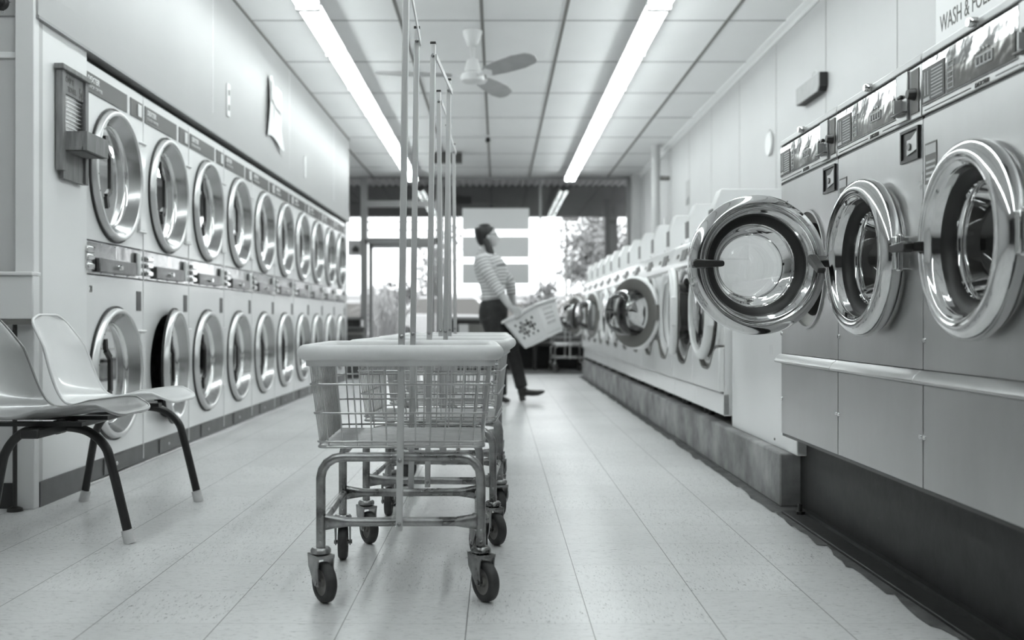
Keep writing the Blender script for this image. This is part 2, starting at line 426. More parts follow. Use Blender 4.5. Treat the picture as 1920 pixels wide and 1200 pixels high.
# entrance door with transom
dz = fz(453); d0, d1 = fx(685), fx(822)
f = MB()
for x in (d0, d1): f.box(x-.032, x+.032, YW-.06, YW+.06, 0, CZ)
f.box(d0, d1, YW-.06, YW+.06, dz-.03, dz+.03)
f.box(d0, d1, YW-.07, YW+.06, fz(388), fz(377))
dd = struct(f.build('door_1', 'alum_dark'))
lf = MB(); a, b = d0+.055, d1-.055
for x0, x1 in ((a, a+.06), (b-.06, b)): lf.box(x0, x1, YW-.025, YW+.025, .02, dz-.03)
lf.box(a, b, YW-.025, YW+.025, .02, .22); lf.box(a, b, YW-.025, YW+.025, dz-.10, dz-.03)
lo = lf.build('door_leaf', 'alum_dark', dd)
MB().box(a, b, YW-.004, YW+.004, .2, dz-.09).build('pane', 'wglass', dd)
MB().box(d0, d1, YW-.004, YW+.004, dz, CZ).build('transom_pane', 'wglass', dd)
tb = MB()
for py in (415.5, 431, 447): tb.cyl((d0, YW+.05, fz(py)), (d1, YW+.05, fz(py)), .014, 8)
tb.build('transom_bar', 'alum_dark', dd)
mh = MB(); mh.tube([(b-.09, YW-.02, .95), (b-.09, YW-.07, .98), (b-.09, YW-.07, 1.25), (b-.09, YW-.02, 1.28)], .011, 8); mh.build('door_handle', 'chrome', dd)
# outside canopy: corrugated deck and dark fascia beam
cor = MB()
def wave(u, v): x = -4.5+9*u; return (x, YW+.1+v*.85, CZ-.01+.018*math.sin(x*2*PI/.105))
cor.grid(wave, 700, 1); cor.grid(lambda u, v: (-4.5+9*u, YW+.1+v*.85, CZ+.06), 2, 1)
M['deck'] = mat('corrugated_deck', .42, .6)
struct(cor.build('trim_%d' % k, 'deck', ang=60)); k += 1
be = MB(); Yb = YW+.95
be.box(-4.5, 4.5, Yb, Yb+.25, 2.44, CZ+.03)
for x in (-3.3, -2.0, -.7, .6, 1.9): be.box(x-.012, x+.012, Yb-.012, Yb, 2.47, CZ-.03)
be.box(-4.5, 4.5, Yb-.018, Yb, 2.66, 2.675)
struct(be.build('trim_%d' % k, 'fascia')); k += 1
po = MB(); po.box(fx(1135, Yb), fx(1158, Yb), Yb+.02, Yb+.2, -.1, 2.44); struct(po.build('trim_%d' % k, 'fascia')); k += 1
struct(MB().box(-30, 30, YW+.1, 80, -.14, -.06).build('floor_pavement', 'asphalt'))

# ---- fluorescent strips
def make_strip(loc, label, group):
    t = thing('strip_light', label, 'light', loc, 0, group)
    MB().prism([(-.03, .0), (.03, .0), (.06, -.035), (.085, -.045), (-.085, -.045), (-.06, -.035)], 0, 1.215, 'xz').build('housing', 'ceil_white', t)
    for x in (-.048, .048):
        MB().cyl((x, .02, -.068), (x, 1.2, -.068), .019, 10).build('tube', 'tube', t)
    for y0 in (.004, 1.19): MB().box(-.08, .08, y0, y0+.02, -.09, -.045).build('lampholder', 'ceil_white', t, bevel=.004)
    for y0 in (.15, 1.05): MB().box(-.02, .02, y0, y0+.05, -.002, CZ-loc[2]-.001).build('hanger', 'ceil_white', t)
    return t
NORD = ['first', 'second', 'third', 'fourth', 'fifth', 'sixth', 'seventh', 'eighth', 'ninth', 'tenth', 'eleventh', 'twelfth', 'thirteenth', 'fourteenth', 'fifteenth', 'sixteenth']
def ordl(i, ref): return ('%s from %s' % (NORD[i], ref)) if i else 'nearest to ' + ref
proto = None
for side, x in (('left', -1.262), ('right', 1.075)):
    for i in range(14):
        loc = (x, 15.5-1.22*(i+1)-.04, CZ-.055)
        lab = 'white twin tube ceiling strip light in the %s row, %s' % (side, ordl(i, 'the front window'))
        if proto is None: proto = make_strip(loc, lab, 'ceiling strip lights'); o = proto
        else: o = dup(proto, loc, 0, lab)
# ---- ceiling fan
fanx, fany = -.19, 7.9
t = thing('ceiling_fan', 'white three blade ceiling fan hanging between the two light rows', 'fan', (fanx, fany, CZ))
MB().lathe([(.0, -.002), (.075, -.002), (.072, -.03), (.05, -.08), (.036, -.12), (.03, -.125), (0, -.125)], n=28).build('canopy', 'fan', t)
MB().cyl((0,0,-.12), (0,0,-.27), .014, 12).build('downrod', 'fan', t)
MB().lathe([(0, -.225), (.045, -.225), (.058, -.29), (.06, -.315), (.05, -.318), (.05, -.325), (.085, -.335), (.092, -.36), (.085, -.385), (.06, -.40), (0, -.405)], n=32).build('motor', 'fan', t)
for a in (-52, 68, 188):
    b = MB(); R = Matrix.Rotation(math.radians(a), 4, 'Z') @ Matrix.Translation((0,0,-.345)) @ Matrix.Rotation(math.radians(-24), 4, 'X'); b.xf = R
    prof = [(.16, .035), (.20, .055), (.35, .07), (.55, .075), (.68, .06), (.72, .035), (.735, .0)]
    poly = [(x, w) for x, w in prof] + [(x, -w) for x, w in reversed(prof[:-1])]
    b.prism(poly, -.004, .004, 'xy'); bo = b.build('blade', 'blade', t)
    c = MB(); c.xf = R; c.prism([(.07, .012), (.14, .018), (.2, .04), (.24, .0), (.2, -.04), (.14, -.018), (.07, -.012)], -.010, -.004, 'xy'); c.build('blade_iron', 'fan', bo)
# ---- ceiling bits
t = thing('sprinkler', 'small ceiling sprinkler with white rosette behind the fan', 'sprinkler', (-.115, 12.4, CZ))
MB().lathe([(0, -.003), (.06, -.003), (.05, -.015), (.02, -.02), (0, -.02)], n=20).build('rosette', 'fan', t)
MB().lathe([(0, -.02), (.018, -.025), (.03, -.045), (.03, -.07), (.012, -.085), (0, -.085)], n=16).build('head', 'blackpaint', t)
t = thing('ceiling_box', 'dark oblong box hung under the ceiling near the window', 'box', (fx(838, 13.6), 13.6, CZ))
MB().box(-.20, .20, -.06, .06, -.15, -.02).build('case', 'dark', t, bevel=.008)
MB().box(-.03, .03, -.02, .02, -.02, 0).build('mount', 'dark', t)

# ---- things on the right wall
def wall_r(name, label, cat, px, py, X=XR):
    Y = 1950*X/(px-933); return thing(name, label, cat, (X, Y, H+(600-py)*Y/1950), -PI/2), Y
t, Y = wall_r('wall_sign', 'printed wash and fold sign on the right wall above the washers', 'sign', 1757, 0)
t.location.z = 1.885
MB().box(0, 1.0, -.006, -.001, 0, .70).build('board', 'paper', t)
text('lettering', 'WASH & FOLD', .115, 'ink', t, (.05, -.007, .255), sx=.72)
text('lettering', 'INQUIRE AT COUNTER', .075, 'ink', t, (.13, -.007, .095), sx=.66)
t, Y = wall_r('wall_plaque', 'small round white plaque hanging on the right wall', 'plaque', 1445, 270)
MB().lathe([(0, .002), (.085, .002), (.095, .012), (.088, .024), (.07, .02), (0, .018)], axis='-y', n=36).build('disc', 'trimw', t)
MB().tube([(-.012, -.008, .09), (0, -.008, .115), (.012, -.008, .09)], .003, 6).build('hook', 'trimw', t)
t, Y = wall_r('hanging_sign', 'grey oblong plank sign with dark edges hung high on the right wall', 'sign', 1530, 168)
MB().prism([(-.26, -.06), (.23, -.06), (.26, -.03), (.26, .06), (-.26, .06)], -.055, -.002, 'xz').build('backing', 'blackpaint', t)
MB().prism([(-.258, -.058), (.228, -.058), (.257, -.03), (.257, .058), (-.258, .058)], -.062, -.054, 'xz').build('face', mat('sign_face', .38, .6, var=.05, scale=12), t)
MB().tube(smooth_path([(-.1, -.01, .055), (-.04, -.006, .12), (.03, -.006, .12), (.08, -.01, .055)]), .002, 6).build('hanging_wire', 'trimw', t)
t, Y = wall_r('paper_notice', 'small grey paper notice pinned to the right wall above the white washers', 'notice', 1290, 358)
MB().box(-.11, .11, -.004, -.001, -.08, .12).build('sheet', mat('notice_sheet', .45, .7, var=.12, scale=18), t)
for x in (-.09, .03): MB().box(x, x+.035, -.005, -.001, -.16, -.08).build('tear_off_strip', 'dark', t)
t = thing('wall_pipe', 'white vertical pipe running up the right wall to the ceiling', 'pipe', (1.99, 13.08, 0))
MB().cyl((0,0,0), (0,0,CZ-.07), .052, 20).build('pipe', 'wall', t)
MB().cyl((0,0,CZ-.08), (0,0,CZ-.002), .06, 20).build('collar', 'wall', t)
MB().box(.05, .165, -.02, .02, 2.5, 2.55).build('bracket', 'grey', t)
t, Y = wall_r('switch_plate', 'small white switch plate low on the right wall by the pipe', 'switch', 1247, 421)
MB().box(-.05, .05, -.012, -.001, -.08, .08).build('plate', 'trimw', t, bevel=.004)
# ---- things on the soffit
def wall_l(name, label, cat, px, py, X=-1.812):
    Y = 1950*X/(px-933); return thing(name, label, cat, (X, Y, H+(600-py)*Y/1950), PI/2)
t = wall_l('wall_outlet', 'white wall outlet on the panel above the nearer dryers', 'outlet', 427, 188)
MB().box(-.035, .035, -.008, 0, -.11, .11).build('plate', 'trimw', t, bevel=.003)
for z in (-.05, .05): MB().box(-.012, .012, -.012, -.007, z-.018, z+.018).build('socket', 'grey', t)
t = wall_l('wall_outlet', 'faint white wall outlet on the panel above the farther dryers', 'outlet', 571, 313)
MB().box(-.035, .035, -.008, 0, -.10, .10).build('plate', 'trimw', t, bevel=.003)
t = wall_l('torn_poster', 'curling torn paper poster stuck on the panel above the dryers', 'poster', 513, 211)
def cur(u, v):
    x = -.27+.54*u; z = -.24+.48*v; c = .03*max(0, 1-u*3)**2*(1-abs(v-.5)) + .04*max(0, .35-v)*u*2 + .012*math.sin(u*9)*v
    return (x+.06*(v-.5)*(1-u), -.004-c, z+.03*math.sin(u*5))
MB().grid(cur, 16, 14).build('sheet', 'paper', t)
MB().grid(lambda u, v: (-.22+.46*u, -.009-.012*math.sin(u*9)*(.62+.33*v)-.02*max(0, 1-u*3)**2-.004, .05+.15*v+.03*math.sin((.05+.92*u)*5)), 12, 5).build('printed_band', 'signback', t)
# ---- washboard dispenser on the flush panel
t = thing('washboard', 'wooden washboard with zinc ribs and soap tray on the left panel', 'washboard', (-1.822, 4.27, 1.36), PI/2)
t.rotation_euler = (0, math.radians(0), PI/2)
w = .275
MB().box(0, .034, -.036, -.006, .0, .415).build('side_post', 'wood', t, bevel=.003)
MB().box(w-.034, w, -.036, -.006, -.03, .415).build('side_post', 'wood', t, bevel=.003)
MB().box(-.012, w+.014, -.044, -.004, .415, .437).build('top_rail', 'wood', t, bevel=.003)
MB().box(.034, w-.034, -.026, -.010, .325, .415).build('header_board', 'wood', t)
MB().box(.034, w-.034, -.026, -.010, -.03, .095).build('lower_board', 'wood', t)
MB().grid(lambda u, v: (.034+(w-.068)*u, -.018-.006*math.sin(v*2*PI*11), .135+.19*v), 2, 132).build('ribbed_sheet', 'zinc', t, ang=60)
tr = MB(); tr.box(.03, w-.01, -.125, -.10, .085, .165); tr.box(.03, .05, -.10, -.026, .085, .165); tr.box(w-.03, w-.01, -.10, -.026, .085, .165); tr.box(.03, w-.01, -.11, -.02, .085, .10)
tr.build('soap_tray', 'wood', t, bevel=.002)
h = child(t, 'header_board')[0]
text('lettering', 'SOAP &', .034, 'ink', h, (.04, -.0265, .375), sx=.85, bold=.0006); text('lettering', 'TOWEL', .032, 'ink', h, (.075, -.0265, .338), sx=.8, bold=.0006); text('lettering', '5¢', .06, 'ink', h, (.19, -.0265, .335), sx=.75, bold=.001)
# ---- pipe rail by the return wall
t = thing('pipe_rail', 'black pipe clothes rail with round flange at the upper left', 'rail', (-1.952, YD0, 1.99))
fl = MB(); fl.lathe([(0, .001), (.044, .001), (.044, .006), (.03, .009), (.02, .022), (0, .022)], axis='-y', n=28); fl.build('flange', 'iron', t)
sc = MB()
for a in (0, 90, 180, 270): sc.ball((.033*math.cos(math.radians(a+10)), -.009, .033*math.sin(math.radians(a+10))), (.006, .003, .006), 8, 6)
sc.build('screw', 'zinc', t)
MB().cyl((0, -.01, 0), (0, -2.6, 0), .0135, 14).build('pipe', 'iron', t)
# ---- white counter with dark leg at the left edge
t = thing('side_table', 'white topped side table with black legs at the left wall', 'table', (-2.3, 4.02, 0))
MB().box(-.6, .505, -.0, .06, .745, .915).build('apron', 'trimw', t, bevel=.006)
MB().box(-.61, .506, -.012, .068, .915, .930).build('tabletop', 'trimw', t, bevel=.004)
MB().box(-.6, .50, .0, .06, .725, .745).build('under_shadow', 'grey', t)  # grey strip standing in for the shadow gap below the apron
for x in (.425, -.5):
    MB().tube([(x, .02, .735), (x, .02, .02)], .009, 8).build('leg', 'black', t)
    MB().lathe([(0, 0), (.03, 0), (.028, .012), (.01, .02), (0, .02)], c=(x, .02, 0), n=16).build('foot', 'black', t)

# ---- curbs and bases on the right
t = thing('concrete_curb', 'stained concrete curb under the row of white washers', 'curb', (1.12, 4.13, 0))
MB().box(0, 1.035, 0, 9.60, 0, .214).build('curb', 'concrete', t, bevel=.008)
rr = random.Random(3)
pts = []; yy = 0.0
while yy < 9.9: pts.append((-.055+rr.uniform(-.012, .012), yy)); yy += .1524 if rr.random() < .5 else .3048
poly = [(.0, 0)] + pts[::1] + [(.0, 9.8)]
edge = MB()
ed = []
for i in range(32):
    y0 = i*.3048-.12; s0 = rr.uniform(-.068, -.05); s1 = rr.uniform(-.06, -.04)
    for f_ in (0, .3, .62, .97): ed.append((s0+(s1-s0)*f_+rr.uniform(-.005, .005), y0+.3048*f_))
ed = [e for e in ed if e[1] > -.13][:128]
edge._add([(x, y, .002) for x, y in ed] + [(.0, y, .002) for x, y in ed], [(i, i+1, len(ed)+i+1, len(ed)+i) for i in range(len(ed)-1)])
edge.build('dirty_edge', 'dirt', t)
t = thing('machine_base', 'black steel base under the three stainless washers', 'base', (1.20, .4, 0))
MB().box(0, .94, 0, 3.722, 0, .296).build('base_box', 'blackpaint', t)
MB().box(-.11, .0, .0, 3.595, 0, .012).build('floor_flange', 'blackpaint', t, bevel=.003)
MB().box(-.045, -.038, .0, 3.58, .012, .022).build('angle_edge', 'iron', t)
for y in (3.52, 1.75):
    MB().cyl((-.06, y, .012), (-.06, y, .05), .008, 10).build('anchor_bolt', 'black', t)
    MB().cyl((-.06, y, .012), (-.06, y, .022), .018, 6).build('anchor_nut', 'black', t)
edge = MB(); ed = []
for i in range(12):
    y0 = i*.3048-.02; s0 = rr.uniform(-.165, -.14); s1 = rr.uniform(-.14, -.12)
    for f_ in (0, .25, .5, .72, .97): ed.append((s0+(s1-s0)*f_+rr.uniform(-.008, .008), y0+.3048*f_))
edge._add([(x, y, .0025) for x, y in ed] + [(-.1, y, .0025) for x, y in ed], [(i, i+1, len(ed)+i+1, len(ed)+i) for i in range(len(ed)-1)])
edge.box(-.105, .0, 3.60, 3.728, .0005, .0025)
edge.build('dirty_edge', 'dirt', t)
t = thing('filler_cabinet', 'plain white filler cabinet between stainless and white washers', 'cabinet', (1.163, 4.06, .214))
MB().box(0, .8, -.02, 1.10, .0, .71).build('panel', 'white', t, bevel=.004)
MB().box(-.0015, .0, .34, .385, .385, .425).build('sticker', 'paper', t)
MB().cyl((-.004, .30, .03), (0, .30, .03), .005, 8).build('screw', 'grey', t)
M['white_ring'] = mat('door_ring_metal', .62, .28, .55)
# ------------------------------------------------------------------ stacked dryers (front faces local -Y)
DW, DH = .79, 1.896
UZ, LZ, DR = 1.428, .490, .308
def dryer_door(t, zc):
    d = MB(); c = (0, 0, 0)
    d.lathe([(.308, -.002), (.310, .016), (.306, .020), (.306, .030), (.301, .035), (.289, .036), (.285, .032), (.283, .026)], axis='-y', n=56)
    d.m = 1
    for a in (125, 140, 155, 170, 185, 200): d.ball((.291*math.cos(math.radians(a)), -.036, .291*math.sin(math.radians(a))), (.004, .002, .004), 6, 4)
    o = d.build('door', ['white_ring', 'dark'], t, loc=(DW/2, 0, zc), ang=60)
    g = MB(); g.lathe([(.314, -.002), (.320, -.002), (.320, .009), (.314, .010)], axis='-y', n=56, closed=True); g.build('door_seal', 'gasket', o)
    b = MB(); b.lathe([(.284, .028), (.279, .022), (.244, -.026), (.238, -.030)], axis='-y', n=56); b.build('inner_band', 'dsteel', o, ang=50)
    r = MB(); r.lathe([(.242, -.022), (.238, -.018), (.231, -.022), (.228, -.032)], axis='-y', n=56); r.build('glass_rim', 'chrome', o, ang=60)
    MB().disc(.232, (0, .031, 0), '-y', 48).build('door_glass', 'dglass', o)

    hd = MB(); pa = [(-.170, .165), (-.165, .115), (-.108, .075), (-.106, -.080), (-.158, -.112), (-.140, -.165)]
    for i in range(5):
        (x0, z0), (x1, z1) = pa[i], pa[i+1]; hd.bar((x0, -.018, z0), (x1, -.018, z1), .026, .016, Vector((1,0,0)))
    hd.build('handle', 'black', o)
    return o
def make_dryer():
    t = thing('stacked_dryer', '', 'dryer', (0,0,0), PI/2, 'stacked dryers along the left wall')
    b = MB(); g = .003
    b.plate_hole(g, DW-g, .105, .945, DW/2, LZ, .283, 0); b.plate_hole(g, DW-g, 1.105, DH, DW/2, UZ, .283, 0)
    b.box(g, DW-g, .03, .9, .02, DH-.001)
    for z0, z1 in ((.105, .945), (1.105, DH)):
        for x in (g, DW-g): b.quad((x, 0, z0), (x, .04, z0), (x, .04, z1), (x, 0, z1))
        for z in (z0, z1): b.quad((g, 0, z), (DW-g, 0, z), (DW-g, .04, z), (g, .04, z))
    # remove the block where the drums sit: replace with open shell
    b = MB()
    b.plate_hole(g, DW-g, .105, .945, DW/2, LZ, .283, 0); b.plate_hole(g, DW-g, 1.105, DH, DW/2, UZ, .283, 0)
    for x in (g, DW-g): b.quad((x, 0, .0), (x, .85, .0), (x, .85, DH), (x, 0, DH))
    b.quad((g, 0, DH), (DW-g, 0, DH), (DW-g, .85, DH), (g, .85, DH)); b.quad((g, .85, 0), (DW-g, .85, 0), (DW-g, .85, DH), (g, .85, DH))
    for z in (.105, .945, 1.105): b.quad((g, 0, z), (DW-g, 0, z), (DW-g, .05, z), (g, .05, z))
    b.box(g, DW-g, .02, .04, .945, 1.105)
    b.build('cabinet', 'dryer_white', t, ang=1)
    for zc in (LZ, UZ):
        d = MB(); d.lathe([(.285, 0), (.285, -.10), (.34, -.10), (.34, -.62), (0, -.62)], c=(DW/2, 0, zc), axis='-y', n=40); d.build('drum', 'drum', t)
        h = MB(); z0 = zc-.23 if zc > 1 else zc-.17; h.box(.705, DW-.005, -.016, .0, z0, z0+.44 if zc > 1 else z0+.36)
        h.box(.70, DW-.002, -.024, 0, z0-.012, z0); h.box(.70, DW-.002, -.024, 0, (z0+.44 if zc > 1 else z0+.36), (z0+.452 if zc > 1 else z0+.372))
        h.build('hinge_cover', 'dryer_white', t, bevel=.006)
    lp = MB().box(.022, .552, -.004, 0, 1.764, 1.852).build('label_panel', 'dark', t, bevel=.001)
    text('lettering', 'DEXTER', .036, 'letter', lp, (.05, -.005, 1.812), shear=.25, bold=.0012, sx=1.05)
    text('lettering', 'STACK DRYER', .022, 'letter', lp, (.05, -.005, 1.783), sx=1.25)
    dp = MB().box(.60, .775, -.004, 0, 1.764, 1.852).build('display_panel', 'dark', t, bevel=.001)
    MB().box(.70, .75, -.008, -.004, 1.776, 1.84).build('token_slot', 'letter', dp, bevel=.004)
    cp = MB().box(.012, DW-.012, -.002, .02, .952, 1.098).build('coin_panel', 'coin', t, bevel=.002)
    sl = MB()
    for z in (.97, 1.01, 1.045): sl.box(.02, .10, -.022, -.002, z, z+.028)
    sl.build('coin_slide', 'chrome', cp, bevel=.006)
    dr = MB().box(.155, .635, -.022, -.002, .962, 1.028).build('coin_drawer', 'drawer', cp, bevel=.004)
    MB().lathe([(0, .04), (.012, .04), (.014, .02), (.014, 0)], c=(.39, 0, .992), axis='-y', n=14).build('lock', 'chrome', cp)
    MB().box(.665, .70, -.026, -.002, .965, 1.085).build('vertical_grip', 'letter', cp, bevel=.012, seg=3)
    sc = MB()
    for x in (.05, .22, .39, .56, .73):
        for z in (.957, 1.092): sc.ball((x, -.003, z), (.005, .004, .005), 8, 4)
    sc.build('screw', 'chrome', cp)
    cr = MB(); cr.box(.69, .755, -.003, .0, .79, .888); cr.build('coin_return', 'kick', t)
    k = MB(); k.box(g, DW-g, -.001, .03, .016, .104); k.build('kick_plate', 'kick', t)
    a = MB().box(.25, .56, -.006, -.001, .022, .098).build('access_plate', 'kick', t, bevel=.002)
    MB().ball((.40, -.008, .058), (.010, .005, .010), 10, 6).build('knob', 'zinc', a)
    MB().box(g, DW-g, -.010, .0, .0, .014).build('floor_strip', 'zinc', t, bevel=.002)
    MB().box(-.001, .006, -.003, .01, .03, DH-.02).build('seam_strip', 'trimw', t)
    dryer_door(t, LZ); dryer_door(t, UZ)
    return t
d0 = make_dryer()
Y0 = 4.574
lab = ['white stacked dryer numbered 20, nearest the wooden washboard', 'white stacked dryer second from the washboard, its lower door ajar']
lab += ['white stacked dryer in the left row, %s from the washboard end' % NORD[i] for i in range(2, 9)] + ['white stacked dryer at the far end of the left row nearest the window']
for i in range(10):
    o = d0 if i == 0 else dup(d0)
    o.location = (XL, Y0+DW*i+.0, 0); o['label'] = lab[i]
    if i == 1:
        for d in child(o, 'door'):
            if d.location.z < 1:
                a = math.radians(6); d.rotation_euler = (0, 0, a)
                hx = DW/2+.31; d.location.x = hx-.31*math.cos(a); d.location.y = -.31*math.sin(a)-.004
text('numeral', '20', .045, 'ink', d0, (.085, -.001, .868), sx=.7)

# ------------------------------------------------------------------ stainless washers on the black base
SW = .671; SZ = .923; STOP = 1.437
def steel_door(t):
    d = MB(); d.lathe([(.20, .0), (.222, .002), (.2285, .014), (.2285, .034), (.222, .048), (.208, .058), (.198, .0605), (.191, .0585), (.187, .055), (.183, .0565), (.178, .053), (.175, .046), (.171, .045), (.168, .036), (.165, .026), (.161, .018), (.160, .0), (.20, .0)], axis='-y', n=72)
    o = d.build('door', 'chrome', t, ang=75, loc=(SW/2, -.008, SZ))
    g = MB(); g.lathe([(.165, .022), (.150, .018), (.138, .004), (.136, -.02), (.15, -.02), (.163, .0)], axis='-y', n=64, closed=True); g.build('door_gasket', 'gasket', o, ang=60)
    b = MB(); b.lathe([(.139, .002), (.133, -.02), (.122, -.055), (.112, -.075), (.098, -.088), (.085, -.092), (.07, -.088), (.04, -.082), (.0005, -.080)], axis='-y', n=56); b.build('glass_bowl', 'bowl', o, ang=80)
    r = MB(); r.lathe([(.142, -.012), (.137, -.008), (.131, -.016), (.134, -.03)], axis='-y', n=56); r.build('bowl_rim', 'chrome', o, ang=75)
    h = MB(); h.box(-.222, -.185, -.085, -.045, -.012, .012); h.prism([(-.222, -.013), (-.135, -.009), (-.13, -.004), (-.13, .006), (-.135, .010), (-.222, .015), (-.232, .008), (-.232, -.008)], -.105, -.080, 'xz')
    h.build('handle', 'black', o, bevel=.004)
    h = MB(); h.box(.205, .245, -.035, .006, -.045, .045); h.cyl((.238, -.02, -.05), (.238, -.02, .05), .010, 12); h.build('hinge', 'chrome', o, bevel=.004)
    return o
def make_steel():
    t = thing('stainless_washer', '', 'washer', (0,0,0), -PI/2, 'stainless front load washers')
    g = .002; b = MB()
    b.plate_hole(g, SW-g, .615, 1.262, SW/2, SZ, .205, 0)
    for x in (g, SW-g): b.quad((x, 0, .307), (x, .75, .307), (x, .75, STOP-.03), (x, 0, STOP-.03))
    b.quad((g, .05, STOP-.03), (SW-g, .05, STOP-.03), (SW-g, .75, STOP-.03), (g, .75, STOP-.03)); b.quad((g, .75, .307), (SW-g, .75, .307), (SW-g, .75, STOP-.03), (g, .75, STOP-.03))
    b.quad((g, 0, 1.262), (SW-g, 0, 1.262), (SW-g, .03, 1.262), (g, .03, 1.262)); b.quad((g, 0, .615), (SW-g, 0, .615), (SW-g, .03, .615), (g, .03, .615))
    b.build('cabinet', 'steel', t, ang=1)
    fr = MB(); fr.lathe([(.203, .006), (.212, .006), (.212, 0), (.203, -.03), (.203, .006)], c=(SW/2, 0, SZ), axis='-y', n=64); fr.build('door_frame', 'steel', t, ang=60)
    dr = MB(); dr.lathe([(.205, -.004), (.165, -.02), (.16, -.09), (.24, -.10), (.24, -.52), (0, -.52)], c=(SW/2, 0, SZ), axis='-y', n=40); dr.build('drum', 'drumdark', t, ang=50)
    c = MB(); c.box(g, SW-g, -.004, .05, 1.270, 1.408); co = c.build('console', 'steel', t, bevel=.003)
    MB().box(g, SW-g, .002, .05, 1.262, 1.270).build('console_gap', 'black', t)
    MB().box(g, SW-g, .002, .05, 1.408, 1.413).build('cap_gap', 'black', t)
    c = MB(); c.prism([(-.006, 1.413), (.05, 1.413), (.2, STOP), (.006, STOP+.002), (-.004, STOP-.004)], g, SW-g, 'yz'); tp = c.build('top_cap', 'steel', t, bevel=.003)
    MB().lathe([(0, .022), (.009, .022), (.012, .016), (.012, 0)], c=(.31, -.004, 1.424), axis='-y', n=16).build('lock', 'chrome', tp)
    MB().box(.012, .505, -.007, -.004, 1.292, 1.404).build('fascia', 'mirror', co, bevel=.001)
    pl = MB().box(.016, .145, -.0085, -.007, 1.296, 1.385).build('instruction_plate', 'dark', co)
    ln = MB()
    for i in range(9): ln.box(.07, .135, -.0092, -.0085, 1.303+i*.0085, 1.306+i*.0085)
    ln.box(.022, .06, -.0092, -.0085, 1.30, 1.309); ln.box(.030, .034, -.0092, -.0085, 1.315, 1.375); ln.box(.048, .052, -.0092, -.0085, 1.315, 1.375); ln.build('printed_lines', 'letter', pl)
    dk = MB().box(.158, .495, -.0085, -.007, 1.296, 1.352).build('dark_strip', 'mirror_dark', co)
    ln = MB()
    for i in range(6): ln.box(.165, .195, -.0095, -.0085, 1.302+i*.013, 1.304+i*.013)
    for x in (.165, .195): ln.box(x, x+.002, -.0095, -.0085, 1.302, 1.37)
    ln.build('program_chart', 'letter', co)
    bt = MB(); x0, x1, z0, z1 = .315, .395, 1.318, 1.343
    bt.box(x0, x1, -.0105, -.0085, z0, z0+.004); bt.box(x0, x1, -.0105, -.0085, z1-.004, z1)
    for i in range(5): xx = x0+(x1-x0-.004)*i/4; bt.box(xx, xx+.004, -.0105, -.0085, z0, z1)
    bt.build('button_frame', 'letter', co)
    for i in range(4):
        xx = x0+.006+(x1-x0-.004)*i/4; MB().box(xx, xx+.012, -.011, -.0085, z0+.006, z1-.006).build('button', 'dark', co, bevel=.001)
    led = MB()
    for i in range(3): led.ball((.335+i*.018, -.009, 1.354), (.0035, .003, .0035), 8, 5)
    led.build('indicator', 'chrome', co)
    text('lettering', 'DEXTER', .016, 'ink', co, (.30, -.0048, 1.2745), shear=.2, sx=1.2)
    ln = MB(); ln.box(.02, .28, -.0052, -.004, 1.279, 1.281); ln.box(.40, .50, -.0052, -.004, 1.279, 1.281); ln.build('pinstripe', 'ink', co)
    cs = MB(); cs.box(.512, .588, -.010, -.004, 1.276, 1.406); so = cs.build('coin_slide', 'steel', co, bevel=.002)
    MB().box(.536, .562, -.018, -.01, 1.338, 1.348).build('coin_slot', 'black', so, bevel=.003)
    MB().box(.547, .551, -.03, -.01, 1.30, 1.335).build('slide_rod', 'steel', so)
    MB().box(.515, .595, -.026, -.01, 1.295, 1.299).build('slide_handle', 'drawer', so, bevel=.002)
    ov = MB(); ov.box(.605, .655, -.006, -.004, 1.285, 1.40); ov.build('key_plate', 'grey', co, bevel=.001)
    MB().lathe([(0, .02), (.012, .02), (.016, 0)], c=(.63, -.006, 1.335), axis='-y', n=14).build('key_switch', 'black', co)
    # dispenser pocket
    fm = MB(); x0, x1, z0, z1 = .530, .650, 1.165, 1.252
    fm.box(x0, x1, -.006, 0, z1-.008, z1); fm.box(x0, x1, -.006, 0, z0, z0+.008); fm.box(x0, x0+.008, -.006, 0, z0, z1); fm.box(x1-.008, x1, -.006, 0, z0, z1)
    po = fm.build('token_pocket', 'black', t)
    MB().box(x0+.004, x1-.004, -.0015, -.0002, z0+.004, z1-.004).build('pocket_back', 'black', po)
    MB().prism([(x0+.045, z0+.016), (x1-.01, z0+.026), (x1-.01, z1-.014), (x0+.07, z1-.03), (x0+.045, z1-.03)], -.005, -.0015, 'xz').build('pocket_plate', 'steel', po)
    MB().cyl((x0+.062, -.008, z0+.038), (x0+.062, -.004, z0+.038), .010, 12).build('coin_lock', 'drawer', po)
    st = MB().box(.014, .085, -.0012, 0, 1.09, 1.195).build('warning_label', 'grey', t)
    ln = MB()
    for i in range(4): ln.box(.022, .077, -.002, -.001, 1.10+i*.014, 1.106+i*.014)
    ln.box(.018, .081, -.0019, -.001, 1.165, 1.19); ln.build('printed_lines', 'signback', st)
    lg = MB(); lg.prism([(.004, .576), (-.028, .580), (-.030, .586), (-.022, .600), (-.006, .613), (.004, .613)], g, SW-g, 'yz'); lg.build('bumper_ledge', 'steel', t, bevel=.002)
    lo = MB(); lo.box(g, SW-g, -.001, .03, .307, .576); lo.build('lower_panel', 'steel', t, bevel=.003)
    MB().box(.0, SW, .004, .1, .296, .307).build('bottom_rail', 'black', t)
    sc = MB()
    for x, z in ((.012, .44), (SW-.012, .44), (.012, .69)): sc.lathe([(0, .005), (.006, .005), (.008, .002), (.008, 0)], c=(x, 0, z), axis='-y', n=12)
    sc.build('screw', 'chrome', t)
    steel_door(t)
    return t
